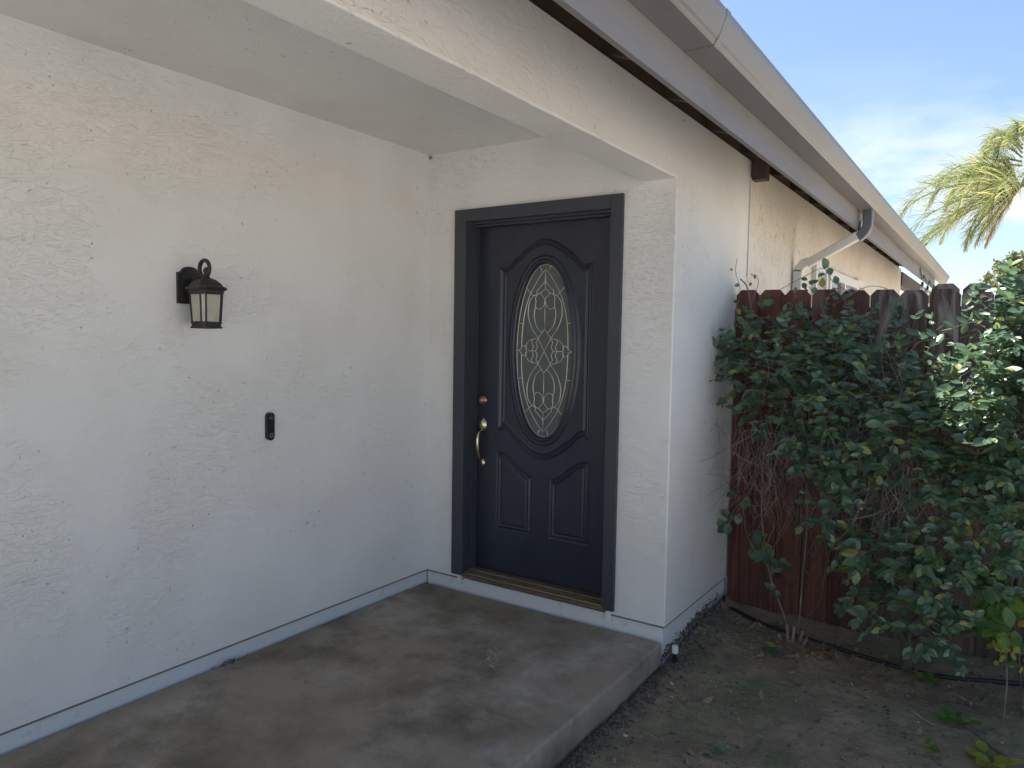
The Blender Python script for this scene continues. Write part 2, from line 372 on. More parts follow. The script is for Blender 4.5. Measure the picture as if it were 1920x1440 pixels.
# ------------------------------------------------------------ porch slab
bm = bmesh.new(); box(bm, .0, -5.2, -.4, W-.008, -.008, 0)
bmesh.ops.subdivide_edges(bm, edges=[e for e in bm.edges if abs(e.verts[0].co.y-e.verts[1].co.y) > 1], cuts=90)
for v in bm.verts:
    if v.co.x > 1 and v.co.z > -.1: v.co.x += .004*mnoise.noise(Vector((0, v.co.y*5, 0))) + .0015*mnoise.noise(Vector((0, v.co.y*22, 3)))
tag(bm_obj('porch_slab', bm, M['slab'], bevel=.014, seg=3), kind='structure')

# ------------------------------------------------------------ house
house = empty('house', (0, 0, 0), 'white stucco house with a recessed porch, taupe eave and long side wall', 'house')
bxo('wall', (-.16, -5.2, ZB, .004, .3, ZC+.1), M['stucco'], house)['label'] = 'white stucco porch wall carrying the lantern'
bxo('foundation', (-.15, -5.2, -.3, -.012, .2, ZB-.006), M['foundation'], house)
# door wall with a door opening
DX0, DX1, DZ0, DZ1 = .280, 1.226, .098, 2.172
bm = bmesh.new()
box(bm, .0, 0, ZB, DX0, .16, DZ1)
prism(bm, [(DX1, 0), (W, 0), (W, 1.166), (W-.16, 1.166), (W-.16, .16), (DX1, .16)], 2, ZB, DZ1)
prism(bm, [(0, 0), (W, 0), (W, 1.166), (W-.16, 1.166), (W-.16, .16), (0, .16)], 2, DZ1, 2.600)
bmesh.ops.bevel(bm, geom=[e for e in bm.edges if all(abs(v.co.x-W) < 1e-5 and abs(v.co.y) < 1e-5 for v in e.verts)], offset=.008, segments=3, affect='EDGES', profile=.5)
bm_obj('wall', bm, M['stucco'], house)['label'] = 'white stucco wall round the front door turning the corner'
bxo('foundation', (.0, .012, -.3, W-.012, .19, ZB-.006), M['foundation'], house)
bxo('foundation', (W-.16, .192, -.3, W-.012, 8.86, ZB-.006), M['foundation'], house)
# long side wall in two pieces with a control joint
bxo('wall', (W-.16, 1.174, ZB, W, 8.87, 2.600), M['stucco_wall'], house)['label'] = 'long cream side wall behind the fence'
bm = bmesh.new(); prism(bm, [(1.178, 2.50), (1.252, 2.50), (1.196, 1.9), (1.178, 1.9)], 0, W+.0005, W+.006)
bm_obj('flashing', bm, M['white_pipe'], house)
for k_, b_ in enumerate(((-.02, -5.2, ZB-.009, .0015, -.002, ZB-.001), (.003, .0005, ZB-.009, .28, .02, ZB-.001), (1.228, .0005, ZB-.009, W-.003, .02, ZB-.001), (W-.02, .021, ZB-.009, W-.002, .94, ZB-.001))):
    bxo('screed_shadow_strip', b_, M['screed_shadow'], house)  # weep strip added dark, painting the shadow line below the stucco
# beam over the porch opening + ceiling
bm = bmesh.new(); box(bm, W-.182, -5.2, ZBM, W, 0, 2.60)
bmesh.ops.subdivide_edges(bm, edges=[e for e in bm.edges if abs(e.verts[0].co.y-e.verts[1].co.y) > 1], cuts=120)
for v in bm.verts:
    if v.co.z < 2.5:
        fd = min(1, -v.co.y/.3); v.co.z += .0035*fd*mnoise.noise(Vector((v.co.x*4, v.co.y*3, 0))); v.co.x += .003*fd*mnoise.noise(Vector((v.co.x, v.co.y*4, 7)))
bmesh.ops.bevel(bm, geom=[e for e in bm.edges if all(v.co.z < 2.5 for v in e.verts) and abs(e.verts[0].co.x-e.verts[1].co.x) < .02], offset=.008, segments=3, affect='EDGES', profile=.5)
bm_obj('porch_beam', bm, M['stucco'], house)
bxo('ceiling', (0.001, -5.2, ZC, W-.183, -.001, ZC+.05), M['stucco'], house)
# roof: sheathing, rafters, fascia, gutter
def roofz(x): return 2.575 + (1.98-x)*.333
bm = bmesh.new(); prism(bm, [(2.03, roofz(2.03)), (-4.5, roofz(-4.5)), (-11, roofz(-4.5)-2.17), (-11, roofz(-4.5)-2.15+.02), (-4.5, roofz(-4.5)+.02), (2.03, roofz(2.03)+.02)], 1, -5.4, 8.95)
roof = bm_obj('roof', bm, M['soffit'], house)
bm = bmesh.new(); prism(bm, [(2.045, roofz(2.045)+.022), (-4.5, roofz(-4.5)+.022), (-11, roofz(-4.5)-2.14), (-11, roofz(-4.5)-2.12), (-4.5, roofz(-4.5)+.035), (2.045, roofz(2.045)+.035)], 1, -5.4, 9.0)
bm_obj('roof_covering', bm, M['shingle'], roof)
bm = bmesh.new(); prism(bm, [(2.045, roofz(2.045)+.014), (2.075, roofz(2.075)+.006), (2.075, roofz(2.075)+.012), (2.045, roofz(2.045)+.021)], 1, -5.4, 9.0)
bm_obj('drip_edge', bm, M['drip'], roof)
sh = None; y = -3.2; k = 0
while y < 8.9:
    if sh is None:
        bm = bmesh.new(); z0 = 0
        prism(bm, [(0, .0), (-.30, .10), (-.30, .106), (0, .009)], 1, 0, .158)
        me = bpy.data.meshes.new('shingle'); bmesh.ops.recalc_face_normals(bm, faces=bm.faces); bm.to_mesh(me); bm.free()
        sh = link('shingle', me, M['shingle'], roof, loc=(0, 0, 0)); o = sh
    else: o = dup(sh, (0, 0, 0), roof)
    o.location = (2.072+random.uniform(-.005, .006), y, roofz(2.072)+.012+random.uniform(0, .004)+(k % 2)*.003)
    y += .162; k += 1
y = -5.0; raf = None
while y < 8.9:
    if raf is None:
        bm = bmesh.new(); prism(bm, [(1.957, roofz(1.957)-.002), (.5, roofz(.5)-.002), (.5, roofz(.5)-.105), (1.957, roofz(1.957)-.105)], 1, -.02, .02)
        me = bpy.data.meshes.new('rafter'); bmesh.ops.recalc_face_normals(bm, faces=bm.faces); bm.to_mesh(me); bm.free()
        raf = link('rafter', me, M['soffit'], roof, loc=(0, y, 0))
    else: dup(raf, (0, y, 0), roof)
    y += .61
bxo('frieze_board', (W-.09, -5.3, 2.602, W-.03, 8.86, 2.70), M['soffit'], roof)
# stubby block by the control joint
bxo('rafter_block', (W+.002, 1.19, 2.485, W+.09, 1.27, 2.63), M['soffit'], roof)
bm = bmesh.new(); prism(bm, [(1.96, 2.30), (1.98, 2.30), (1.98, 2.568), (1.96, 2.568)], 1, -5.4, 8.88)
bm_obj('fascia', bm, M['fascia'], house, bevel=.003)
def gutter_piece(y0, y1, name='gutter'):
    P = [(1.982, 2.545), (1.982, 2.432), (2.078, 2.432), (2.082, 2.437), (2.086, 2.446), (2.092, 2.452), (2.100, 2.470), (2.112, 2.500), (2.117, 2.515), (2.117, 2.533), (2.108, 2.537), (2.108, 2.531), (2.113, 2.529)]
    P2 = [(x-.0016, z+.0018) for x, z in reversed(P)]
    bm = bmesh.new(); prism(bm, P+P2[1:], 1, y0, y1); return bm_obj(name, bm, M['gutter'], house)
gut = gutter_piece(-5.4, -1.066); gutter_piece(-1.062, 5.1); g3 = gutter_piece(5.104, 9.6)
bm = bmesh.new(); prism(bm, [(1.981, 2.43), (2.079, 2.43), (2.119, 2.52), (2.119, 2.536), (1.981, 2.546)], 1, 9.6, 9.604); bm_obj('end_cap', bm, M['gutter'], g3)
bm = bmesh.new(); prism(bm, [(1.9835, 2.43), (2.079, 2.4295), (2.0835, 2.4345), (2.0935, 2.450), (2.1185, 2.513), (2.1185, 2.536), (2.1170, 2.536), (2.1170, 2.514), (2.0925, 2.452), (2.0825, 2.4375), (2.078, 2.4315), (1.9835, 2.4315)], 1, -1.085, -1.045)
bm_obj('gutter_joint', bm, M['gutter'], gut)
# downspout: elbow, slanting run, lower elbow, drop
def rectpipe(name, pts, hw, hd, mt, parent, ribs=False):
    """rectangular pipe in the plane y=const, width along y"""
    bm = bmesh.new(); rings = []
    pts = [Vector(p) for p in pts]
    for i, p in enumerate(pts):
        a = pts[max(i-1, 0)]; b = pts[min(i+1, len(pts)-1)]; t = (b-a).normalized(); nrm = Vector((t.z, 0, -t.x))
        s = 1 + (.035 if ribs and i % 2 else 0)
        rings.append([bm.verts.new(p+nrm*hd*sx*s+Vector((0, hw*sy*s, 0))) for sx, sy in ((-1, -.8), (-.8, -1), (.8, -1), (1, -.8), (1, .8), (.8, 1), (-.8, 1), (-1, .8))])
    for A, B in zip(rings, rings[1:]):
        for k in range(8): bm.faces.new([A[k], A[(k+1) % 8], B[(k+1) % 8], B[k]])
    bm.faces.new(rings[0]); bm.faces.new(rings[-1][::-1])
    return bm_obj(name, bm, mt, parent)
DY = 2.32
def arc(c, r, a0, a1, n):
    return [(c[0]+r*math.cos(a0+(a1-a0)*i/n), DY, c[1]+r*math.sin(a0+(a1-a0)*i/n)) for i in range(n+1)]
el = rectpipe('downspout_elbow', [(2.040, DY, 2.432), (2.040, DY, 2.37)]+arc((1.930, 2.345), .11, 0, -R(62), 12), .036, .030, M['elbow'], house, True)
rectpipe('downspout', [(1.985, DY, 2.262), (1.66, DY, 2.085)], .036, .030, M['white_pipe'], house)
rectpipe('downspout_elbow', [(1.665, DY, 2.088)]+[(p[0], p[1], p[2]) for p in arc((1.69, 1.995), .105, R(118), R(180), 10)]+[(1.585, DY, 1.93)], .0355, .031, M['white_pipe'], house, True)['label'] = 'white lower elbow of the downspout'
rectpipe('downspout', [(1.585, DY, 1.94), (1.585, DY, -.03)], .036, .030, M['white_pipe'], house)['label'] = 'white vertical run of the downspout'
# small white clip on the fascia
bm = bmesh.new(); prism(bm, [(2.33, 2.30), (2.36, 2.30), (2.395, 2.365), (2.38, 2.375)], 0, 1.982, 1.992); box(bm, 1.982, 2.385, 2.305, 1.996, 2.43, 2.335)
bm_obj('fascia_clip', bm, M['white_pipe'], house)

# window with shutters in the side wall
win = empty('window', (W, 4.2, 1.6)); win.parent = house
bm = bmesh.new(); prism(bm, [(3.52, 1.05), (4.92, 1.05), (4.92, 2.12), (3.52, 2.12)], 0, W+.001, W+.012); bm_obj('pane', bm, M['pane'], win)
bm = bmesh.new()
for b in ((3.50, 2.06, 4.94, 2.14), (3.50, 1.02, 4.94, 1.08), (3.50, 1.08, 3.57, 2.06), (4.87, 1.08, 4.94, 2.06), (4.18, 1.08, 4.24, 2.06)):
    box(bm, W+.002, b[0], b[1], W+.045, b[2], b[3])
bm_obj('window_frame', bm, M['frame_white'], win, bevel=.004)
for y0 in (2.97, 4.97):
    bm = bmesh.new()
    box(bm, W+.002, y0, 1.0, W+.035, y0+.06, 2.17); box(bm, W+.002, y0+.42, 1.0, W+.035, y0+.48, 2.17)
    box(bm, W+.002, y0+.06, 1.0, W+.034, y0+.42, 1.06); box(bm, W+.002, y0+.06, 2.10, W+.034, y0+.42, 2.17)
    so_ = bm_obj('shutter', bm, M['frame_white'], house)
    z = 1.08
    s0 = None
    while z < 2.09:
        if s0 is None:
            bm = bmesh.new(); prism(bm, [(0, 0), (.006, 0), (.024, -.03), (.018, -.03)], 1, y0+.061, y0+.419)
            me = bpy.data.meshes.new('slat'); bmesh.ops.recalc_face_normals(bm, faces=bm.faces); bm.to_mesh(me); bm.free()
            s0 = link('slat', me, M['frame_white'], so_, loc=(W+.004, 0, z+.03))
        else: dup(s0, (W+.004, 0, z+.03), so_)
        z += .036
# patio beam past the end of the wall
bxo('patio_beam', (W-.10, 8.875, 2.36, W+.02, 14.5, 2.56), M['soffit'], house)
bxo('patio_post', (W-.10, 14.3, -.05, W+.02, 14.42, 2.358), M['frame_white'], house)
# solid interior so that no sun or sky leaks through the building
bxo('interior_core', (-9.5, .17, -.2, W-.165, 8.8, 2.62), M['interior'], house)
bxo('front_core', (-9.5, -5.2, -.2, -.165, .165, 2.62), M['interior'], house)
bxo('attic_core', (-9.5, -5.2, 2.63, .4, 8.8, 2.9), M['interior'], house)

# ------------------------------------------------------------ front door (part of the house)
SY = .095                                  # face of the slab
fr = bmesh.new()                            # casing, mitred look: three boards
cas = bxo('door_casing', (.208, -.022, .099, .290, .02, 2.229), M['dark'], house, bevel=.003)
bxo('door_casing', (1.204, -.0215, .099, 1.269, .02, 2.229), M['dark'], house, bevel=.003)
bxo('door_casing', (.2905, -.0225, 2.160, 1.2035, .02, 2.229), M['dark'], house, bevel=.003)
bm = bmesh.new()
box(bm, .272, .021, .10, .296, .155, 2.165); box(bm, 1.207, .021, .10, 1.225, .155, 2.165); box(bm, .297, .021, 2.148, 1.206, .155, 2.165)
bm_obj('door_jamb', bm, M['dark'], house, bevel=.002)
bm = bmesh.new()
box(bm, .2965, .050, .135, .306, .092, 2.147); box(bm, 1.197, .050, .135, 1.2065, .092, 2.147); box(bm, .3065, .050, 2.136, 1.1965, .092, 2.1475)
bm_obj('door_stop', bm, M['dark'], house, bevel=.002)
# door slab face as a height field: raised mouldings follow the real profiles
CX, CZ, OA, OB = .752, 1.430, .185, .484
X0, X1, Z0, Z1 = .3, 1.206, .128, 2.146
def lerp(a, b, t): return a+(b-a)*t
def ogee_top(u):    # 0 at the shoulder, 1 at the crown
    a = abs(u)
    if a > .92: return 0.
    t = 1-a/.92
    return (t*t*(3-2*t))**.74
def sd_panel(x, z):
    """signed distance (positive inside) to the big panel outline"""
    u = (x-.7485)/.300
    top = 1.908+.142*ogee_top(u)-(.018*math.exp(-((abs(u)-.80)/.12)**2))
    bot = .962-.142*ogee_top(u)+(.018*math.exp(-((abs(u)-.80)/.12)**2))
    slope = math.sqrt(1+(1.5*(.142/.3)*(1-abs(2*min(abs(u)/.92, 1)-1)))**2)
    return min(x-.4485, 1.0485-x, (top-z)/slope, (z-bot)/slope)
def sd_low(x, z, s):
    xx = x if s < 0 else 1.4985-x             # mirror to the left panel
    t = (xx-.447)/.24
    if t < .0: top = .834
    elif t > 1: top = .716
    else:
        q = max(0, min(1, (t-.12)/.88)); top = .834-.118*(q*q*(3-2*q))
    sl = 1+.28*max(0, 1-abs(t-.55)*1.8)
    return min(xx-.447, .687-xx, (top-z)/sl, z-.386)
def sd_oval(x, z):
    k = math.hypot((x-CX)/OA, (z-CZ)/OB)
    if k < 1e-4: return -.185
    g = math.hypot((x-CX)/OA**2, (z-CZ)/OB**2)/k
    return (k-1)/g                            # positive outside
def bump_(d, c, w_): 
    t = abs(d-c)/w_
    return max(0, 1-t*t)
def face_y(x, z):
    h = 0
    d = sd_panel(x, z)
    if d > -.004:
        h += .010*bump_(d, .009, .009) - .005*bump_(d, .0255, .008) + .004*bump_(d, .038, .008)
        h -= .003 if d < .001 else 0
    for s in (-1, 1):
        e = sd_low(x, z, s)
        if e > -.004: h += -.007*bump_(e, .006, .007) + .005*bump_(e, .018, .007) - .003*bump_(e, .028, .006) + (.003 if e > .034 else 0)
    o = sd_oval(x, z)
    if o < .05:
        h += .016*bump_(o, .013, .0135) + .009*bump_(o, .034, .012)
        if o < .0: h -= .02
    return SY-h
nX, nZ = 240, 520
gx = [lerp(X0, X1, i/nX) for i in range(nX+1)]; gz = [lerp(Z0, Z1, j/nZ) for j in range(nZ+1)]
vs = [(x, face_y(x, z), z) for z in gz for x in gx]
fs = [(j*(nX+1)+i, j*(nX+1)+i+1, (j+1)*(nX+1)+i+1, (j+1)*(nX+1)+i) for j in range(nZ) for i in range(nX)
      if sd_oval((gx[i]+gx[i+1])/2, (gz[j]+gz[j+1])/2) > -.006]
nf = len(fs)
b0 = len(vs); vs += [(X0, SY, Z0), (X1, SY, Z0), (X1, SY, Z1), (X0, SY, Z1), (X0, SY+.044, Z0), (X1, SY+.044, Z0), (X1, SY+.044, Z1), (X0, SY+.044, Z1)]
fs += [(b0, b0+4, b0+5, b0+1), (b0+1, b0+5, b0+6, b0+2), (b0+2, b0+6, b0+7, b0+3), (b0+3, b0+7, b0+4, b0), (b0+4, b0+7, b0+6, b0+5)]
me = bpy.data.meshes.new('front_door'); me.from_pydata(vs, [], fs); me.polygons.foreach_set('use_smooth', [True]*nf+[False]*5)
door = link('front_door', me, M['door'], house); door['label'] = 'dark navy panelled door with an oval glass'
bm = bmesh.new(); vsx = [bm.verts.new((CX+(OA+.003)*math.cos(a*math.pi/48), SY+.010, CZ+(OB+.003)*math.sin(a*math.pi/48))) for a in range(96)]; bm.faces.new(vsx)
r_ = bmesh.ops.extrude_face_region(bm, geom=bm.faces[:]); bmesh.ops.translate(bm, verts=[v for v in r_['geom'] if isinstance(v, bmesh.types.BMVert)], vec=(0, .012, 0))
bm_obj('oval_glass', bm, M['glass'], door)
# brass came: quarter motifs mirrored four ways (u across, v up, in half-axes of the oval)
quart = [
 [(0, .93), (-.10, .90), (-.30, .80), (-.54, .645), (-.70, .47), (-.79, .26), (-.82, 0)],
 [(-.20, .985), (-.13, .915)], [(-.68, .73), (-.42, .64), (-.30, .655)], [(-.95, .33), (-.775, .315)],
 [(0, .80), (-.20, .725), (-.29, .69), (-.27, .655)],
 [(0, .715), (-.15, .665), (-.06, .62), (0, .595)],
 [(-.15, .668), (-.27, .652), (-.34, .61), (-.32, .565), (-.34, .52), (-.27, .487), (-.15, .487), (-.04, .53), (0, .60)],
 [(-.17, .665), (-.38, .64), (-.54, .575), (-.595, .47), (-.57, .37), (-.43, .25), (-.20, .143)],
 [(-.33, .515), (-.37, .45), (-.37, .38), (-.28, .28), (-.08, .205)],
 [(0, .255), (-.10, .205), (-.20, .16), (-.18, .12), (0, 0)],
 [(-.20, .143), (-.40, .138), (-.58, .105), (-.66, .05), (-.64, .0)],
 [(-.41, .136), (-.45, .10), (-.39, .05), (-.45, 0)],
 [(-.22, .133), (-.29, .10), (-.245, .05), (-.31, 0)],
 [(-.63, .03), (-.70, .062), (-.80, .04), (-.91, 0)],
]
axes_ = [[(0, .93), (0, .715)], [(0, .60), (0, .255)], [(0, -.93), (0, -.715)], [(0, -.60), (0, -.255)], [(-.64, 0), (-.31, 0)], [(.64, 0), (.31, 0)], [(-.985, 0), (-.91, 0)], [(.985, 0), (.91, 0)]]
bm = bmesh.new()
def came(pts, r=.0027):
    P = [Vector((CX+u*OA, SY+.0085, CZ+v*OB)) for u, v in pts]
    if len(P) > 2: P = catmull(P, 5)
    tube(bm, P, r, 5)
for qd in quart:
    for su in (1, -1):
        for sv in (1, -1): came([(u*su, v*sv) for u, v in qd])
for a in axes_: came(a, .0036 if abs(a[0][1]) > .9 and a[0][1] > 0 else .0028)
came([(math.cos(t*math.pi/30)*.985, math.sin(t*math.pi/30)*.99) for t in range(61)], .0022)
bm_obj('leaded_came', bm, M['came'], door, smooth=True)
# deadbolt
bm = bmesh.new(); lathe(bm, [(.030, -.001), (.031, -.010), (.026, -.018), (.020, -.021)], (.346, SY, 1.134), 24, 1)
db = bm_obj('deadbolt', bm, M['bolt'], door, bevel=.001)
bm = bmesh.new(); lathe(bm, [(.014, 0), (.014, -.006), (.011, -.008)], (.346, SY-.021, 1.134), 16, 1); bm_obj('lock_cylinder', bm, M['brass'], door)
# handleset: oval rose, thumb latch, curved grip, foot
bm = bmesh.new()
lathe(bm, [(.026, 0), (.027, -.006), (.023, -.012), (.017, -.020), (.010, -.024)], (0, 0, 0), 20, 1)
for v in bm.verts: v.co.z *= 1.55
bmesh.ops.translate(bm, verts=bm.verts, vec=(.346, SY, .988)); bm_obj('handle_plate', bm, M['brass'], door, smooth=False)
bm = bmesh.new(); P = catmull([(.345, SY-.020, .985), (.345, SY-.045, .987), (.345, SY-.062, .981)], 4)
tube(bm, P, [.008+.004*i/len(P) for i in range(len(P))], 8)
for v in bm.verts: v.co.z = .985+(v.co.z-.985)*.35
bm_obj('thumb_latch', bm, M['brass'], door)
bm = bmesh.new(); P = catmull([(.346, SY-.012, .955), (.346, SY-.040, .945), (.346, SY-.056, .915), (.346, SY-.058, .875), (.346, SY-.050, .83), (.346, SY-.034, .79), (.346, SY-.012, .768)], 5)
n_ = len(P); tube(bm, P, [.0055+.0055*math.sin(math.pi*min(1, (i+3)/(n_)*1.0))**1.2 for i in range(n_)], 10); bm_obj('handle_grip', bm, M['brass'], door, smooth=True)
bm = bmesh.new(); lathe(bm, [(.016, 0), (.017, -.006), (.013, -.012), (.006, -.016)], (0, 0, 0), 16, 1)
for v in bm.verts: v.co.z *= 1.5
bmesh.ops.translate(bm, verts=bm.verts, vec=(.347, SY, .762)); bm_obj('handle_foot', bm, M['brass'], door)
# threshold
bm = bmesh.new(); prism(bm, [(-.034, .098), (-.034, .106), (-.026, .110), (.035, .124), (.040, .130), (.080, .133), (.092, .127), (.155, .127), (.155, .098)], 0, .2915, 1.2165)
th = bm_obj('threshold', bm, M['thresh'], house)
for yy, zz in ((-.012, .1135), (.006, .1177), (.022, .1213)):
    bm = bmesh.new(); tube(bm, [(.30, yy, zz), (1.20, yy, zz)], .0018, 5); bm_obj('threshold_rib', bm, M['brass'] if yy < 0 else M['thresh'], th)
for x in (.245, 1.222): bxo('casing_block', (x, -.009, .040, x+.028, .008, .097), M['foundation'], house, bevel=.002)

def loft8(bm, prof, c, ch=.3):
    rings = []
    for h, z in prof:
        k = h*(1-ch); rings.append([bm.verts.new((c[0]+x, c[1]+y, z)) for x, y in ((h, k), (k, h), (-k, h), (-h, k), (-h, -k), (-k, -h), (k, -h), (h, -k))])
    for A, B in zip(rings, rings[1:]):
        for k in range(8): bm.faces.new([A[k], A[(k+1) % 8], B[(k+1) % 8], B[k]])
    bm.faces.new(rings[0]); bm.faces.new(rings[-1][::-1])
# ------------------------------------------------------------ wall lantern
lan = empty('wall_lantern', (.0, -1.572, 1.69), 'dark bronze carriage lantern with cream seeded panes on the porch wall', 'lantern')
LY, LX = -1.568, .128
bm = bmesh.new(); P = [(-.056, -.070), (.056, -.070), (.056, .060)]
P += [(.044, .060), (.040, .066)] + [(.036*math.cos(a*math.pi/8), .066+.020*math.sin(a*math.pi/8)) for a in range(0, 9)] + [(-.040, .066), (-.044, .060), (-.056, .060)]
prism(bm, [(LY+a, 1.693+b) for a, b in P], 0, .0005, .018); prism(bm, [(LY+a*.80, 1.693+b*.9) for a, b in P], 0, .0182, .030)
bm_obj('backplate', bm, M['lamp'], lan, bevel=.0015)
bm = bmesh.new(); P = catmull([(.028, LY, 1.725), (.055, LY, 1.716), (.085, LY, 1.716), (.112, LY, 1.728)], 5)
tube(bm, P, .010, 8); bm_obj('arm', bm, M['lamp'], lan, smooth=True)
bm = bmesh.new(); c = (.118, 1.768)
P = [(c[0]+.034*math.cos(a), LY, c[1]+.034*math.sin(a)) for a in [R(-115)+i*R(395)/28 for i in range(29)]]
P = [(p[0], p[1], p[2]) for p in P]
P += [(c[0]+.020, LY, c[1]-.006), (c[0]+.012, LY, c[1]-.004)]
tube(bm, [(.070, LY, 1.722), (.088, LY, 1.738)]+P[2:], [.0085]*(len(P)-2)+[.0085, .010][:2], 8)
lathe(bm, [(.004, -.009), (.011, -.006), (.013, 0), (.011, .006), (.004, .009)], (c[0]+.010, LY, c[1]-.010), 10, 1)
bm_obj('scroll', bm, M['lamp'], lan, smooth=True)
bm = bmesh.new()
loft8(bm, [(.010, 1.738), (.013, 1.730), (.020, 1.727), (.034, 1.720), (.047, 1.708), (.054, 1.696), (.065, 1.690), (.0675, 1.684), (.064, 1.679), (.057, 1.677), (.057, 1.668), (.0545, 1.666), (.0545, 1.660)], (LX, LY))
bm_obj('cap', bm, M['lamp'], lan)
bm = bmesh.new(); loft8(bm, [(.049, 1.661), (.043, 1.548)], (LX, LY)); bm_obj('glass_pane', bm, M['lampglass'], lan)
bm = bmesh.new(); loft8(bm, [(.046, 1.549), (.050, 1.547), (.050, 1.541), (.047, 1.540), (.046, 1.530), (.051, 1.528), (.051, 1.521), (.02, 1.519)], (LX, LY)); bm_obj('base', bm, M['lamp'], lan)
bm = bmesh.new()
for sx, sy in ((1, .7), (.7, 1), (-.7, 1), (-1, .7), (-1, -.7), (-.7, -1), (.7, -1), (1, -.7)):
    tube(bm, [(LX+.051*sx, LY+.051*sy, 1.664), (LX+.045*sx, LY+.045*sy, 1.545)], .0036, 4)
bm_obj('cage', bm, M['lamp'], lan)

# ------------------------------------------------------------ doorbell
bell = empty('video_doorbell', (0, -1.165, 1.066), 'small black pill shaped video doorbell on the porch wall', 'doorbell')
bm = bmesh.new(); P = [(-1.165+.0205*math.cos(a)*1.0, (1.112 if math.sin(a) >= 0 else 1.020)+.0205*math.sin(a)) for a in [2*math.pi*i/32 for i in range(32)]]
prism(bm, P, 0, .0005, .024); bm_obj('body', bm, M['black'], bell, bevel=.004, seg=3)
bm = bmesh.new(); lathe(bm, [(.0125, 0), (.0125, .003), (.010, .0042)], (.0242, -1.165, 1.108), 24, 0); bm_obj('camera_lens', bm, M['lens'], bell)
bm = bmesh.new(); lathe(bm, [(.0115, 0), (.0120, .0015), (.0105, .0022)], (.0242, -1.165, 1.024), 24, 0); bm_obj('button', bm, M['lens'], bell)
bm = bmesh.new(); tube(bm, [(.0268, -1.165+.0095*math.cos(a), 1.024+.0095*math.sin(a)) for a in [2*math.pi*i/20 for i in range(20)]], .0007, 4, closed=True); bm_obj('button_ring', bm, M['greymark'], bell)

# mud nest in the ceiling corner
bm = bmesh.new(); bmesh.ops.create_icosphere(bm, subdivisions=2, radius=.011, matrix=Matrix.Translation((.010, -.010, 2.555)))
for v in bm.verts: v.co += Vector((.003*mnoise.noise(v.co*150), .003*mnoise.noise(v.co*150+Vector((4, 0, 0))), .006*mnoise.noise(v.co*90)))
tag(bm_obj('wasp_nest', bm, M['dead']), 'tiny brown mud nest high in the inner corner of the porch', 'wasp nest')

# ------------------------------------------------------------ fence
FY = .962
fence = empty('fence', (1.55, FY, -.08), 'reddish brown dog eared board fence behind the shrub', 'fence')
edges = [1.552, 1.686, 1.826, 1.970, 2.117, 2.268, 2.408, 2.545, 2.686, 2.828, 2.970, 3.112, 3.254, 3.396, 3.538, 3.680, 3.822, 3.964]
while edges[-1] < 6.2: edges.append(edges[-1]+.142)
for i in range(len(edges)-1):
    x0, x1 = edges[i]+.0018, edges[i+1]-.0018; zt = 1.80-.018*(x0-1.55)+random.uniform(-.004, .004)
    c = .028
    bm = bmesh.new(); tilt = random.uniform(-.003, .003)
    prism(bm, [(x0, -.085), (x1, -.085), (x1+tilt, zt-c*1.1), (x1+tilt-c, zt), (x0+tilt+c, zt), (x0+tilt, zt-c*1.1)], 1, FY+random.uniform(-.003, .003), FY+.018)
    bm_obj('plank', bm, M['wood_red'] if i < 4 or (i == 4) else M['wood_grey'], fence, bevel=.0015, seg=1)
for i in range(7, len(edges)-1):          # second layer of boards on the far side
    x0, x1 = edges[i]+.004, edges[i+1]-.010; zt = 1.835-.018*(x0-1.55); c = .030
    bm = bmesh.new(); prism(bm, [(x0, -.08), (x1, -.08), (x1, zt-c), (x1-c, zt), (x0+c, zt), (x0, zt-c)], 1, FY+.062, FY+.08)
    bm_obj('plank', bm, M['wood_grey'], fence)
for i in range(0, len(edges)-2):  # unseen backing boards added to stop daylight through the plank gaps
    bm = bmesh.new(); box(bm, edges[i]+.02, FY+.082, -.08, edges[i+1]+.018, FY+.099, 1.70); bm_obj('plank', bm, M['wood_grey'], fence)
for z in (.25, .95, 1.60): bxo('rail', (1.552, FY+.0195, z, 6.2, FY+.058, z+.085), M['wood_grey'], fence)

# ------------------------------------------------------------ leaves
def leaf_geo(v0, P, X, Z, L_, w_, fold=.18, curl=.25):
    """append one ovate leaf; P base, X direction, Z normal"""
    Y = Z.cross(X)
    rows = [(0, 0, 0), (.22, .36, 0), (.5, .5, 0), (.78, .33, 0), (1, 0, 0)]
    vs, fs = [], []
    def pt(t, s, dz): return P + X*(L_*t) + Y*(w_*s) + Z*(dz - curl*L_*t*t*.5)
    mid = [pt(t, 0, -fold*w_*.5*(1 if 0 < t < 1 else 0)) for t, _, _ in rows]
    b = v0
    vs = [mid[0], pt(.22, .36, .0), pt(.22, -.36, .0), mid[1], pt(.5, .5, .0), pt(.5, -.5, .0), mid[2], pt(.78, .33, .0), pt(.78, -.33, .0), mid[3], mid[4]]
    fs = [(0, 3, 1), (0, 2, 3), (3, 6, 4, 1), (3, 2, 5, 6), (6, 9, 7, 4), (6, 5, 8, 9), (9, 10, 7), (9, 8, 10)]
    return vs, [tuple(i+b for i in f) for f in fs]
def ortho(X, hint):
    Z = hint - X*hint.dot(X)
    if Z.length < .05: Z = X.cross(Vector((1, 0, 0)))
    return Z.normalized()
def rnd(s=1.): return Vector((random.gauss(0, s), random.gauss(0, s), random.gauss(0, s)))
def mesh_of(name, leaves):
    vs, fs = [], []
    for a in leaves:
        v, f = leaf_geo(len(vs), *a); vs += v; fs += f
    me = bpy.data.meshes.new(name); me.from_pydata([tuple(v) for v in vs], [], fs)
    me.polygons.foreach_set('use_smooth', [True]*len(fs)); return me
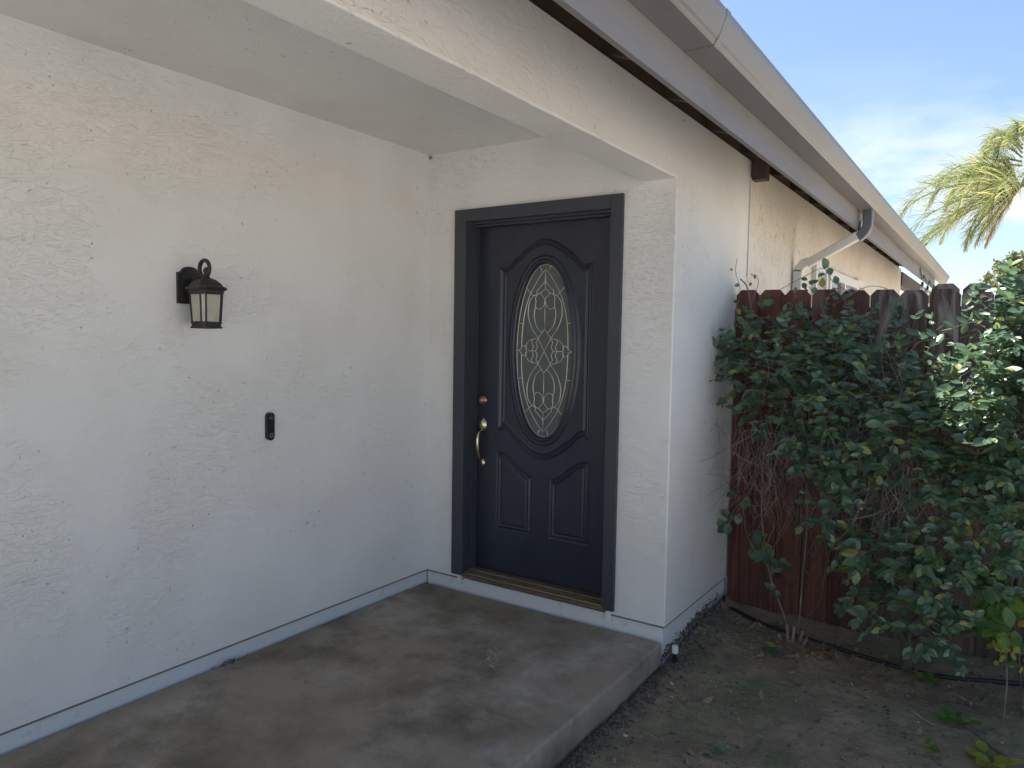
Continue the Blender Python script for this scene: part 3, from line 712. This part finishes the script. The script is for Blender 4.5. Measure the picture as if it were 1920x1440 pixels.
def unit_leaf(curl, fold, wd):
    return mesh_of('leaf', [(Vector((0, 0, 0)), Vector((1, 0, 0)), Vector((0, 0, 1)), 1., wd, fold, curl)])
def leaf_objs(leaves, matn, parent, name='leaf', variants=None):
    base = Vector(parent.location)
    for a in leaves:
        P, X, Z, L_, w_ = a[:5]; me = random.choice(variants)
        if not me.materials: me.materials.append(M[matn])
        o = bpy.data.objects.new(name, me); col.objects.link(o); o.parent = parent
        Y = Z.cross(X); mm = Matrix.Identity(4)
        for i in range(3): mm[i][0], mm[i][1], mm[i][2], mm[i][3] = X[i]*L_, Y[i]*L_, Z[i]*L_, P[i]-base[i]
        o.matrix_local = mm

CL = [[1.682,.75,1.43,.120],[1.852,.75,1.51,.125],[2.045,.75,1.50,.125],[2.213,.75,1.55,.105],[2.334,.7,1.51,.085],[1.567,.6,1.412,.074],[1.746,.65,1.3,.145],[1.952,.6,1.339,.154],[2.146,.6,1.374,.149],[2.332,.6,1.354,.132],[2.5,.6,1.27,.129],[2.645,.6,1.266,.113],[2.586,.7,1.439,.078],[1.87,.66,1.14,.11],[2.112,.5,1.147,.161],[2.339,.45,1.154,.153],[2.521,.45,1.118,.149],[2.692,.45,1.131,.133],[2.069,.5,.96,.07],[2.262,.4,.921,.141],[2.41,.42,1.0,.09],[2.703,.4,.945,.131],[2.843,.4,.961,.14],[2.27,.4,.714,.116],[2.30,.4,.84,.06],[2.735,.35,.765,.118],[2.853,.35,.783,.115],[2.943,.35,.888,.113],[2.324,.4,.566,.089],[2.468,.35,.551,.111],[2.603,.3,.562,.107],[2.724,.3,.608,.105],[2.842,.35,.593,.093],[2.379,.4,.369,.089],[2.541,.35,.39,.11],[2.672,.3,.407,.106],[2.77,.3,.474,.093],[2.658,.3,.258,.095],[2.761,.3,.234,.082],[2.431,.4,.225,.056],[2.57,.35,.222,.061],[2.875,.5,1.497,.118],[2.938,.5,1.614,.093],[2.823,.4,1.38,.116],[2.94,.35,1.341,.112],[2.871,.35,1.201,.125],[2.771,.4,1.237,.094],[2.968,.3,1.123,.111],[2.86,.35,1.039,.115],[2.915,.7,1.717,.086],
 [3.06,.45,1.5,.13],[3.10,.4,1.3,.14],[3.12,.4,1.05,.14],[3.1,.4,.8,.13],[3.05,.55,1.7,.10],[2.95,.6,.6,.10],[3.25,.45,1.2,.16],[3.22,.5,.85,.15]]
ROOT = Vector((2.555, .62, -.10))
shrub = empty('shrub', ROOT, 'large glossy green leaved shrub sprawling over the brown fence', 'shrub')
leaves = []; twb = bmesh.new()
def sprig(P, D, nl, step, size, stem=.0016):
    """alternate leaves along a short arching stem"""
    pts = [P]; d = D.normalized()
    for i in range(nl):
        d = (d + rnd(.10) + Vector((0, 0, -.06))).normalized(); p = pts[-1]+d*step; pts.append(p)
        for s in ((1, -1) if random.random() < .55 else (random.choice((1, -1)),)):
            side = d.cross(Vector((0, 0, 1)) + rnd(.25)).normalized()*s
            X = (d*.75 + side*.85 + rnd(.22) + Vector((0, 0, -.10))).normalized()
            Z = ortho(X, (Vector((-.1, -.5, .9)) if (p.x > 2.58 and p.z > .95) else Vector((.12, -.75, .75))) + rnd(.42))
            sz = size*random.uniform(.68, 1.12)*(1-.25*i/nl)
            leaves.append((p, X, Z, sz, sz*random.uniform(.46, .62), random.uniform(.1, .35), random.uniform(.05, .55)))
    X = (d + rnd(.15)).normalized(); leaves.append((pts[-1], X, ortho(X, Vector((0, -.4, 1))+rnd(.2)), size*.7, size*.36))
    tube(twb, pts, [stem*(1-.5*i/len(pts)) for i in range(len(pts))], 4, cap=False)
for cx, cy, cz, r in CL:
    n = int((30 if cx > 2.7 and cz > 1.0 else 21)*(r/.12)**2)
    for k in range(n):
        v = rnd().normalized()*r*random.random()**.45
        P = Vector((cx, cy, cz)) + Vector((v.x, v.y*.9, v.z))
        if P.y > FY-.06: P.y = FY-.06-random.random()*.1
        D = v.normalized()*.7 + Vector((random.gauss(0, .5), -.55, .25)) + rnd(.25)
        sprig(P, D, random.randint(3, 5), .030, random.choice((.042, .054, .062, .062, .070, .082)))
# stray sprays
for P, D, n in (((1.60, .80, 1.33), (-.5, -.5, .3), 5), ((1.62, .7, 1.42), (-.6, -.4, .1), 4), ((2.42, .78, 1.60), (.1, -.2, 1), 4), ((2.60, .7, 1.47), (.1, -.3, 1), 5), ((2.75, .55, 1.50), (.1, -.3, 1), 6), ((2.80, .62, 1.60), (-.2, -.3, 1), 5), ((1.70, .82, 1.56), (-.1, -.2, 1), 4), ((1.90, .82, 1.64), (0, -.1, 1), 4), ((2.06, .82, 1.64), (.3, -.1, 1), 5)):
    sprig(Vector(P), Vector(D), n, .032, .055)
# arching spray that stands clear of the fence
P = catmull([(3.02, .55, 1.50), (2.93, .5, 1.585), (2.84, .46, 1.612), (2.74, .45, 1.598), (2.66, .45, 1.56), (2.62, .45, 1.53)], 5); tube(twb, P, .0024, 5, cap=False)
for i in range(3, len(P), 3):
    for s in (1, -1):
        d = (P[i]-P[i-1]).normalized(); X = (d*.6+Vector((0, 0, .6*s))+rnd(.3)).normalized(); leaves.append((P[i], X, ortho(X, Vector((0, -.6, .7))+rnd(.4)), .055, .030))
# woody stems
def branch(bm, pts, r0, r1, n=7):
    P = catmull(pts, 6); tube(bm, P, [lerp(r0, r1, i/(len(P)-1)) for i in range(len(P))], n)
stems = [([ROOT, (2.555, .61, .0), (2.55, .60, .06)], .032, .028),
 ([(2.55, .60, .03), (2.50, .60, .14), (2.43, .58, .28), (2.38, .56, .50), (2.30, .58, .80), (2.18, .62, 1.1), (2.02, .68, 1.4)], .022, .006),
 ([(2.556, .60, .04), (2.58, .56, .16), (2.62, .52, .25), (2.66, .5, .5), (2.68, .5, .9), (2.62, .55, 1.3)], .014, .005),
 ([(2.56, .60, .04), (2.66, .58, .10), (2.82, .57, .17), (2.95, .58, .30), (3.0, .55, .7), (2.95, .55, 1.3)], .026, .007),
 ([(2.52, .60, .12), (2.40, .62, .34), (2.16, .64, .62), (1.95, .68, .95), (1.80, .72, 1.3)], .013, .004),
 ([(2.70, .58, .12), (2.88, .60, .34), (3.02, .6, .62), (3.1, .6, 1.1)], .012, .005)]
for pts, a, b in stems:
    bm = bmesh.new(); branch(bm, pts, a, b); bm_obj('stem', bm, M['bark'], shrub, smooth=True)
# tangle of dead twigs inside the crown
random.seed(31)
for k in range(520):
    x = random.triangular(1.62, 3.15, 2.35); z = random.uniform(.55, 1.35); y = random.uniform(.42, .86)
    p = Vector((x, y, z)); d = Vector((random.gauss(0, .45), random.gauss(0, .2), random.choice((-1, -1, .6)))).normalized(); pts = [p]
    for i in range(random.randint(5, 9)):
        d = (d+rnd(.22)+Vector((0, 0, -.07))).normalized(); q = pts[-1]+d*.055
        if q.y > FY-.02: q.y = FY-.03; d.y = -.1
        pts.append(q)
    tube(twb, pts, [random.uniform(.0010, .0022)*(1-.6*i/len(pts)) for i in range(len(pts))], 3, cap=False)
for k in range(330):
    p = Vector((random.gauss(2.46, .12), random.uniform(.36, .55), random.uniform(.85, 1.08))) if k % 3 else Vector((random.gauss(1.92, .13), random.uniform(.55, .75), random.uniform(.8, 1.1)))
    d = Vector((random.gauss(0, .35), random.gauss(0, .15), -1)).normalized(); pts = [p]
    for i in range(random.randint(6, 10)):
        d = (d+rnd(.20)).normalized(); pts.append(pts[-1]+d*.045)
    tube(twb, pts, [random.uniform(.0012, .0022)*(1-.6*i/len(pts)) for i in range(len(pts))], 3, cap=False)
tag(bm_obj('twig_tangle', twb, M['twig'], shrub), kind='stuff')
random.seed(5)
variants = [unit_leaf(c_, f_, w_) for c_, f_, w_ in ((.1, .2, .5), (.35, .3, .55), (.2, .15, .6), (.5, .25, .48))]
leaves.sort(key=lambda a: (a[0]-CAM).length/ a[3])
leaf_objs(leaves[:300], 'leaf', shrub, variants=variants)
o = link('foliage', mesh_of('foliage', leaves[300:]), M['leaf'], shrub); tag(o, kind='stuff')

# ------------------------------------------------------------ climbing vine at the wall end of the fence
vine = empty('climbing_vine', (2.03, .64, -.09), 'thin climbing vine rising from a cut stump to the fence top by the wall', 'vine')
leaves = []; vb = [([(2.02, .64, -.1), (1.95, .66, .05), (1.86, .70, .25), (1.80, .74, .55), (1.78, .8, .9), (1.72, .84, 1.3), (1.68, .86, 1.6), (1.64, .88, 1.80), (1.60, .86, 1.86)], .004),
 ([(2.04, .64, -.1), (2.045, .66, .2), (2.05, .70, .5), (2.03, .75, .75)], .004),
 ([(1.62, .88, 1.55), (1.585, .87, 1.66), (1.60, .86, 1.80), (1.572, .86, 1.90), (1.578, .86, 1.98)], .0018),
 ([(1.66, .88, 1.72), (1.70, .87, 1.84), (1.66, .86, 1.89)], .0018),
 ([(1.80, .86, 1.78), (1.95, .85, 1.86), (2.05, .84, 1.90), (2.10, .84, 1.83), (2.2, .84, 1.76)], .0018),
 ([(2.1, .86, 1.7), (2.28, .85, 1.80), (2.42, .85, 1.74), (2.44, .85, 1.6)], .0018),
 ([(1.80, .80, .9), (1.68, .8, .78), (1.64, .78, .60)], .0018), ([(1.70, .84, .62), (1.62, .82, .52), (1.60, .8, .42)], .0018),
 ([(1.56, .80, 1.2), (1.535, .8, 1.08), (1.55, .8, .95)], .0015), ([(1.545, .72, 1.40), (1.50, .66, 1.44), (1.475, .6, 1.42)], .0018)]
for pts, r in vb:
    bm = bmesh.new(); P = catmull(pts, 6); tube(bm, P, r, 5); bm_obj('stem', bm, M['twig'], vine)
for p, n, s in (((1.60, .82, .46), 9, .07), ((1.80, .72, .38), 14, .075), ((1.92, .70, .30), 10, .07), ((1.66, .80, .62), 7, .06), ((1.90, .68, .16), 3, .05), ((1.57, .84, 1.56), 7, .05), ((1.60, .84, 1.70), 4, .04), ((1.575, .85, 1.88), 2, .03), ((1.67, .86, 1.87), 4, .03), ((1.74, .84, 1.72), 6, .055), ((2.06, .83, 1.88), 8, .06), ((1.97, .83, 1.80), 8, .055), ((2.42, .83, 1.70), 8, .045), ((2.43, .83, 1.60), 7, .045), ((1.535, .78, 1.0), 3, .05), ((1.50, .66, 1.40), 8, .06), ((1.54, .7, 1.48), 6, .05), ((1.545, .66, 1.30), 6, .05), ((2.15, .84, 1.72), 6, .05)):
    for k in range(n):
        P = Vector(p)+rnd(.028); X = (rnd()*.7+Vector((0, -.5, -.2))).normalized(); leaves.append((P, X, ortho(X, Vector((.1, -.8, .7))+rnd(.3)), s*random.uniform(.7, 1.1), s*.62))
leaf_objs(leaves, 'leaf', vine, variants=[unit_leaf(.3, .25, .75), unit_leaf(.15, .2, .68)])
for me_ in bpy.data.meshes:
    pass

# cut stump with crumpled litter
st = empty('cut_stump', (2.03, .62, -.10), 'cluster of short cut stems ringed by dry leaves by the fence', 'stump')
for x, y, h, lean in ((1.995, .625, .095, -.01), (2.02, .61, .10, .005), (2.045, .64, .075, .02), (2.065, .60, .05, .03), (1.97, .60, .045, -.02)):
    bm = bmesh.new(); tube(bm, [(x, y, -.11), (x+lean, y, -.1+h)], [.009, .007], 7); bm_obj('cut_stem', bm, mat('cut wood', (.28, .21, .16), .8) if 'cut wood' not in bpy.data.materials else bpy.data.materials['cut wood'], st)

# ------------------------------------------------------------ rose bush at the right edge
rose = empty('rose_bush', (3.02, .40, -.10), 'light green rose bush with an orange bloom at the right edge', 'rose bush')
random.seed(12); leaves = []
for pts in ([(3.02, .40, -.1), (3.0, .38, .15), (2.96, .36, .4), (2.955, .38, .58)], [(3.02, .40, -.1), (3.08, .38, .2), (3.02, .36, .45)], [(3.0, .39, .1), (2.93, .36, .25), (2.88, .34, .33)]):
    bm = bmesh.new(); tube(bm, catmull(pts, 5), .004, 6); bm_obj('cane', bm, M['bark'], rose)
for c, n, s, sp in (((2.94, .37, .50), 8, .07, .04), ((2.93, .36, .42), 16, .085, .055), ((2.90, .35, .34), 14, .085, .05), ((2.96, .35, .36), 14, .085, .05), ((2.94, .36, .28), 12, .08, .05), ((2.88, .35, .27), 7, .08, .03), ((3.04, .37, .45), 14, .085, .06), ((3.05, .37, .3), 10, .08, .05)):
    for k in range(n):
        P = Vector(c)+rnd(sp*.7); X = (rnd()*.6+Vector((-.2, -.35, -.25))).normalized(); leaves.append((P, X, ortho(X, Vector((0, -.65, .75))+rnd(.25)), s*random.uniform(.75, 1.1), s*.6))
leaf_objs(leaves, 'leaf_light', rose, variants=[unit_leaf(.25, .2, .72), unit_leaf(.1, .2, .66)])
fl = empty('flower', Vector((2.945, .33, .585))-Vector(rose.location)); fl.parent = rose
fl.location = Vector((2.945, .33, .585))-Vector(rose.location)
for k in range(9):
    a = k*2.4; r = .006+.0022*k; bm = bmesh.new()
    X = Vector((math.cos(a)*.8, -.6, math.sin(a)*.8)).normalized()
    v_, f_ = leaf_geo(0, Vector((2.945, .33, .585)), X, ortho(X, Vector((0, -1, .2))), .024+.0016*k, .030, .1, -.9)
    me = bpy.data.meshes.new('petal'); me.from_pydata([tuple(v-Vector((2.945, .33, .585))) for v in v_], [], f_); link('petal', me, M['petal'], fl, loc=(0, 0, 0))
# yellow-green seedling below it
sd_ = empty('yellow_seedling', (2.955, .30, -.09), 'small yellow green seedling just under the rose leaves', 'plant'); leaves = []
for k in range(34):
    P = Vector((2.95, .31, .215))+rnd(.028); X = rnd().normalized(); leaves.append((P, X, ortho(X, Vector((0, -.7, .7))+rnd(.3)), .04, .022))
bm = bmesh.new(); tube(bm, [(2.955, .30, -.1), (2.96, .31, .06), (2.95, .31, .21)], .003, 5); bm_obj('stem', bm, M['twig'], sd_)
leaf_objs(leaves, 'leaf_yellow', sd_, variants=[unit_leaf(.2, .2, .5)])

# ------------------------------------------------------------ small ground plants
def rosette(name, c, n, s, matn, label, spread=.03):
    e = empty(name, (c[0], c[1], gheight(*c)), label, 'plant'); ls = []
    for k in range(n):
        a = random.uniform(0, 6.28); P = Vector((c[0], c[1], gheight(*c)+.012)) + Vector((math.cos(a), math.sin(a), 0))*random.uniform(0, spread)+Vector((0, 0, random.uniform(0, .03)))
        X = Vector((math.cos(a), math.sin(a), random.uniform(.1, .5))).normalized(); ls.append((P, X, ortho(X, Vector((0, -.2, 1))+rnd(.15)), s*random.uniform(.7, 1.1), s*.6))
    leaf_objs(ls, matn, e, variants=[unit_leaf(.2, .2, .75)])
    return e
rosette('weed', (2.915, -.07), 16, .060, 'leaf_yellow', 'yellow green broad leaved weed at the bottom right corner', .05)
rosette('weed', (2.795, .17), 16, .050, 'leaf_light', 'bright green low weed beside the long stick', .05)
rosette('weed', (2.66, .50), 13, .045, 'leaf_light', 'green weed right at the bend of the black hose', .05)
rosette('weed', (2.02, -.62), 8, .035, 'leaf', 'sparse dark green weed in bare dirt near the bottom edge', .03)
rosette('weed', (1.98, .42), 9, .040, 'leaf', 'small green weed in front of the cut stump', .03)
rosette('weed', (2.26, -.72), 7, .045, 'leaf', 'dark green tuft lowest in the middle of the dirt', .03)
rosette('weed', (2.72, -.10), 7, .040, 'leaf_light', 'single round leaved weed left of the bottom corner plant', .02)

# ------------------------------------------------------------ hose, pipe stub, sticks, pebbles, fallen leaves
def on_ground(pts, dz): return [(x, y, gheight(x, y)+dz) for x, y in pts]
bm = bmesh.new(); P = catmull([(1.556, .90, -.02), (1.575, .86, -.06)]+on_ground([(1.66, .82), (1.80, .755), (1.95, .705), (2.15, .675), (2.36, .635), (2.52, .61), (2.72, .615), (2.95, .70), (3.2, .78), (3.6, .8)], .010), 8)
tube(bm, P, .0105, 8); tag(bm_obj('hose', bm, M['hose'], smooth=True), 'black poly irrigation hose snaking along the fence foot', 'hose')
pp = empty('pipe_stub', (1.585, .045, -.13), 'white capped black pipe stub at the slab corner', 'pipe')
bm = bmesh.new(); lathe(bm, [(.011, -.16), (.011, -.055)], (1.585, .045, 0), 12); bm_obj('pipe', bm, M['hose'], pp)
bm = bmesh.new(); lathe(bm, [(.0145, -.060), (.016, -.057), (.016, -.025), (.013, -.021)], (1.585, .045, 0), 12); bm_obj('cap', bm, M['frame_white'], pp)
def stick(x0, y0, x1, y1, r, label):
    bm = bmesh.new(); P = on_ground([(lerp(x0, x1, t)+random.uniform(-.006, .006), lerp(y0, y1, t)+random.uniform(-.006, .006)) for t in (0, .3, .65, 1)], .008)
    tube(bm, catmull(P, 4), r, 6); tag(bm_obj('stick', bm, M['twig']), label, 'stick')
stick(2.61, .19, 2.71, .10, .006, 'short pale broken stick left of the bright green weed')
stick(2.80, .20, 2.97, .02, .0055, 'long thin stick reaching toward the right edge')
stick(2.62, .28, 2.68, .26, .003, 'tiny straw coloured twig above the short stick')
stick(2.28, .62, 2.05, .68, .003, 'thin twig lying beside the stump litter')
bm = bmesh.new()
def blob(bm, p, r, flat=.6, sub=1):
    mm = Matrix.Translation(p) @ Matrix.Rotation(random.random()*6, 4, 'Z') @ Matrix.Diagonal((r, r*random.uniform(.6, 1), r*flat, 1))
    g = bmesh.ops.create_icosphere(bm, subdivisions=sub, radius=1, matrix=mm)
    for v in g['verts']: v.co += rnd(r*.10)
for (x, y, r, lb) in ((1.665, -.70, .011, 'white oval pebble beside the slab edge'), (1.70, -.28, .007, 'small white pebble farther along the slab edge'), (1.655, -.17, .012, 'pale stone chip near the slab corner')):
    bm2 = bmesh.new(); blob(bm2, (x, y, gheight(x, y)+.004), r, .6, 2); tag(bm_obj('pebble', bm2, M['pebble'], smooth=True), lb, 'pebble')
random.seed(44)
for k in range(1500):
    t = random.random(); y = -1.6+2.4*t
    if y < 0: x = W+.008+abs(random.gauss(0, .05)); 
    else: x = W+.0+abs(random.gauss(0, .07))
    if random.random() < .25: x = random.uniform(1.55, 3.3)
    blob(bm, (x, y, gheight(x, y)+.001), random.uniform(.0025, .011)*(1 if random.random() < .8 else 1.4), .8)
tag(bm_obj('soil_crumbs', bm, M['clod']), 'dark crumbs of soil along the slab and wall foot', 'soil', kind='stuff')
bm = bmesh.new()
for k in range(260):
    x = random.uniform(1.56, 3.3); y = random.uniform(-1.5, .9); blob(bm, (x, y, gheight(x, y)), random.uniform(.0015, .0045), .7)
tag(bm_obj('grit', bm, M['pebble']), 'tiny pale grit scattered over the dirt', 'grit', kind='stuff')
# dirt splashed on the foundation
bm = bmesh.new()
for k in range(700):
    y = abs(random.gauss(.35, .28)); z = gheight(W+.02, y)+abs(random.gauss(0, .022))+.01
    if z > .06: continue
    blob(bm, (W-.010, y, z), random.uniform(.0015, .006), 1)
tag(bm_obj('splashed_dirt', bm, M['clod']), 'dark dirt spattered on the foot of the white foundation', 'dirt', kind='stuff')
# fallen leaves
fv = []
for k in range(5):
    v_, f_ = leaf_geo(0, Vector((0, 0, 0)), Vector((1, 0, 0)), Vector((0, 0, 1)), 1, random.uniform(.45, .7), random.uniform(-.6, .6), random.uniform(-1.0, .9))
    me = bpy.data.meshes.new('fallen_leaf'); me.from_pydata([tuple(v+Vector((0, 0, .05*random.random()))) for v in v_], [], f_); fv.append(me)
me_g = {}
def fallen(x, y, s, a, mt, label, group=None, name='fallen_leaf'):
    src = random.choice(fv); key = (src.name, mt)
    if key not in me_g:
        mm = src.copy(); mm.materials.append(M[mt]); me_g[key] = mm
    o = bpy.data.objects.new(name, me_g[key]); col.objects.link(o); o.location = (x, y, gheight(x, y)+.007 if not (x < W-.02 and y < 0) else .004)
    o.scale = (s, s, s); o.rotation_euler = (random.uniform(-.35, .35), random.uniform(-.3, .2), a); return tag(o, label, 'fallen leaf', group)
fallen(1.95, -.69, .060, 2.2, 'dead', 'tan curled leaf alone near the bottom edge of the dirt')
fallen(1.80, -.58, .050, 1.0, 'dead', 'brown leaf midway between the slab edge and the bottom of the picture')
fallen(1.62, -.36, .050, 2.0, 'dead', 'rusty brown leaf leaning against the slab edge')
fallen(2.29, .02, .052, .3, 'dead', 'pinkish tan leaf lying in the open middle of the dirt')
fallen(1.80, .28, .060, 2.9, 'dead', 'large orange tan leaf near the wall corner')
fallen(2.62, -.02, .055, 2.6, 'leaf_light', 'pale green upturned leaf right of centre on the dirt')
random.seed(77)
for k in range(46):
    x = 2.03+random.gauss(0, .13); y = .56+random.gauss(0, .09)
    fallen(x, y, random.uniform(.035, .075), random.uniform(0, 6.3), 'dead', 'dry brown leaf in the litter round the cut stump', 'dry leaves round the cut stump')
for k in range(70):
    x = random.uniform(1.62, 3.2); y = random.uniform(-.9, .85)
    fallen(x, y, random.uniform(.025, .06), random.uniform(0, 6.3), 'dead', 'small dry brown leaf scattered on the open dirt', 'dry leaves scattered on the dirt')
for k in range(48):
    x = random.uniform(2.25, 3.2); y = random.uniform(-.45, .75)
    fallen(x, y, random.uniform(.025, .05), random.uniform(0, 6.3), random.choice(('leaf_light', 'leaf')), 'dropped green leaf lying on the mossy dirt', 'green leaves dropped on the dirt')
ls = []
for k in range(2600):
    q = random.random()
    if q < .35: x = 2.03+random.gauss(0, .22); y = .60+random.gauss(0, .12)
    elif q < .7: x = random.uniform(1.7, 3.3); y = .75-abs(random.gauss(0, .22))
    else: x = random.uniform(1.58, 3.3); y = random.uniform(-1.3, .9)
    if y > .93 or x < 1.57: continue
    X = Vector((random.gauss(0, 1), random.gauss(0, 1), random.gauss(0, .25))).normalized(); sz = random.uniform(.006, .026)
    ls.append((Vector((x, y, gheight(x, y)+.004)), X, ortho(X, Vector((0, 0, 1))+rnd(.4)), sz, sz*random.uniform(.15, .6), .1, random.uniform(-.8, .8)))
tag(link('leaf_litter', mesh_of('leaf_litter', ls), M['dead']), 'fine dry leaf crumbs and bits of stem over the dirt', 'leaf litter', kind='stuff')
# white paint spatter on the slab
bm = bmesh.new()
for k in range(30):
    t = random.random(); x = .955+.11*(t-.5)*1.1+random.gauss(0, .014); y = -.66-.16*(t-.5)+random.gauss(0, .018)
    s = random.uniform(.002, .008); a = random.random()*6
    vs_ = [bm.verts.new((x+s*random.uniform(.5, 1.5)*math.cos(a+i), y+s*random.uniform(.5, 1.5)*math.sin(a+i), .0012)) for i in (0, 1.2, 2.5, 3.8, 5)]
    bm.faces.new(vs_)
tag(bm_obj('paint_spatter', bm, M['paint_fleck']), 'white paint flecks dried on the concrete in front of the door', 'paint spatter', kind='stuff')
# cobweb debris at slab joint
bm = bmesh.new()
for k in range(16):
    p = Vector((.012+random.random()*.02, -1.40+random.gauss(0, .05), .004)); pts = [p]
    for i in range(3): pts.append(pts[-1]+Vector((random.uniform(-.002, .006), random.gauss(0, .018), random.uniform(0, .012))))
    tube(bm, pts, .0012, 3, cap=False)
tag(bm_obj('dry_grass_tuft', bm, M['hose']), 'dark wisp of dry debris at the foot of the lantern wall', 'debris')

# ------------------------------------------------------------ palm
PC = Vector((2.95, 12.0, 4.20))
palm = empty('palm_tree', (3.15, 12.0, -.1), 'feathery yellow green palm rising beyond the fence against the sky', 'palm tree')
bm = bmesh.new(); tube(bm, [(3.42, 12.02, -.1), (3.38, 12, 1.5), (3.30, 12, 3.0), (3.18, 12, 4.1)], [.16, .14, .12, .09], 14); bm_obj('trunk', bm, M['bark'], palm, smooth=True)
random.seed(9)
def frond(ang, up, length, droop, dry=False, yaw=0, start=None, dens=80):
    P = [Vector(start or PC)]; d = Vector((math.cos(ang), math.sin(ang), up)).normalized(); n = 18; seg = length/n
    for i in range(n):
        d = (d+Vector((0, 0, -droop*(i/n)*.32))).normalized(); P.append(P[-1]+d*seg)
    P = catmull(P, 4)
    bm = bmesh.new(); tube(bm, P, [lerp(.018, .003, i/(len(P)-1)) for i in range(len(P))], 5)
    vs, fs = [], []
    for k in range(dens):
        t = .10+.90*(k/dens)**.9; j = min(len(P)-2, int(t*(len(P)-1))); p = P[j].lerp(P[j+1], t*(len(P)-1)-j); tan = (P[j+1]-P[j]).normalized()
        ln = .58*math.sin(math.pi*min(1, .18+.80*t))**.7*random.uniform(.8, 1.1)*(length/2.2)**.5
        for s in (1, -1):
            side = tan.cross(Vector((0, 0, 1))).normalized()*s
            dd = (side*random.uniform(.6, 1.0)+tan*.75+Vector((0, 0, random.choice((-.6, 0, .7, 1.3))+random.uniform(-.3, .3)))).normalized(); q = p.copy(); wd = .0055; pts = [q.copy()]
            for i in range(5): dd = (dd+Vector((0, 0, -.13-random.random()*.10))+rnd(.03)).normalized(); q = q+dd*ln/5; pts.append(q.copy())
            wv = dd.cross(tan); wv = (wv if wv.length > .05 else Vector((1, 0, 0))).normalized(); b0 = len(vs)
            for i, u in enumerate(pts): h = wd*(1-(i/5)**2*.95); vs += [tuple(u-wv*h), tuple(u+wv*h)]
            fs += [(b0+2*i, b0+2*i+1, b0+2*i+3, b0+2*i+2) for i in range(5)]
    fr_ = bm_obj('frond', bm, M['palm_dry' if dry else 'palm'], palm)
    me = bpy.data.meshes.new('leaflets'); me.from_pydata(vs, [], fs); tag(link('leaflets', me, M['palm_dry' if dry == 2 else 'palm'], fr_), kind='stuff')
for a, u, ln, dr in ((184, .22, 2.15, .55), (192, -.12, 2.1, .40), (179, -.35, 2.0, .35), (176, .75, 1.5, 1.2), (200, .5, 1.8, .9), (165, -.1, 1.6, .7), (188, -.75, 1.3, .5), (165, 1.3, 1.3, 1.3), (205, 1.0, 1.5, 1.3), (180, 2.2, 1.3, 1.5), (230, .4, 1.8, 1.1), (140, .5, 1.8, 1.1), (255, .2, 2.0, 1.0), (110, .4, 2.0, 1.2), (285, .6, 2.2, 1.2), (330, .4, 2.2, 1.1), (20, .5, 2.2, 1.1), (60, .6, 2.0, 1.1), (215, -.4, 1.5, .9), (0, 1.8, 1.6, 1.4)):
    frond(R(a), u, ln, dr)
frond(R(181), .45, 2.2, .8); frond(R(174), -.25, 2.15, .5); frond(R(190), 1.0, 1.8, 1.2); frond(R(178), -.42, 1.8, .25, dry=1); frond(R(205), -1.1, 1.2, .3, dry=1); frond(R(186), -1.6, 1.1, .3, dry=2)
for k in range(9): frond(R(130+22*k), random.uniform(.3, 2.2), random.uniform(.8, 1.25), 1.3, start=PC+Vector((.0, 0, .36+.07*k)))

# ------------------------------------------------------------ distant trees
def tree(name, c, h, r, n, label, seed):
    random.seed(seed); t = empty(name, (c[0], c[1], -.1), label, 'tree')
    bm = bmesh.new(); tube(bm, [(c[0], c[1], -.1), (c[0]+.1, c[1], h*.5), (c[0], c[1], h*.92)], [.2, .14, .04], 8)
    for k in range(7):
        a = random.random()*6.28; z = h*random.uniform(.45, .85); tube(bm, [(c[0], c[1], z), (c[0]+math.cos(a)*r*.7, c[1]+math.sin(a)*r*.7, z+r*.35)], [.06, .015], 5)
    bm_obj('trunk', bm, M['bark'], t)
    ls = []
    cl = [(Vector((c[0], c[1], h-.35*r))+Vector((random.gauss(0, .42)*r, random.gauss(0, .42)*r, random.gauss(0, .30)*r)), r*random.uniform(.16, .30)) for k in range(26)]
    for k in range(n):
        p, rr = random.choice(cl); P = p+rnd().normalized()*rr*random.random()**.4; X = rnd().normalized(); ls.append((P, X, ortho(X, rnd()), .16, .07))
    tag(link('crown', mesh_of('crown', ls), M['tree'], t))
tree('tree', (3.0, 30), 4.5, 1.0, 1500, 'bushy tree with tawny patches far beyond the fence under the palm', 3)
tree('tree', (3.9, 30), 4.9, 1.0, 1500, 'darker rounded tree far beyond the fence at the right edge', 4)

# ------------------------------------------------------------ string lights along the eave end
sl = empty('string_light', (1.99, 7.4, 2.31), 'black cord of hooked bulbs hanging at the far end of the eave', 'string light')
bm = bmesh.new(); P = catmull([(1.992, 6.6, 2.40), (1.995, 6.9, 2.29), (1.99, 7.2, 2.36), (1.995, 7.6, 2.27), (1.99, 8.0, 2.35), (1.995, 8.4, 2.27), (1.99, 8.8, 2.34), (2.0, 9.6, 2.20)], 6)
tube(bm, P, .007, 5); bm_obj('cord', bm, M['wire'], sl)
for y in (6.9, 7.6, 8.4, 9.2):
    bm = bmesh.new(); lathe(bm, [(.012, 2.26), (.016, 2.24), (.016, 2.21)], (1.996, y, 0), 8); bm_obj('socket', bm, M['wire'], sl)
    bm = bmesh.new(); lathe(bm, [(.012, 2.21), (.026, 2.175), (.026, 2.15), (.012, 2.125)], (1.996, y, 0), 10); bm_obj('bulb', bm, M['bulb'], sl, smooth=True)
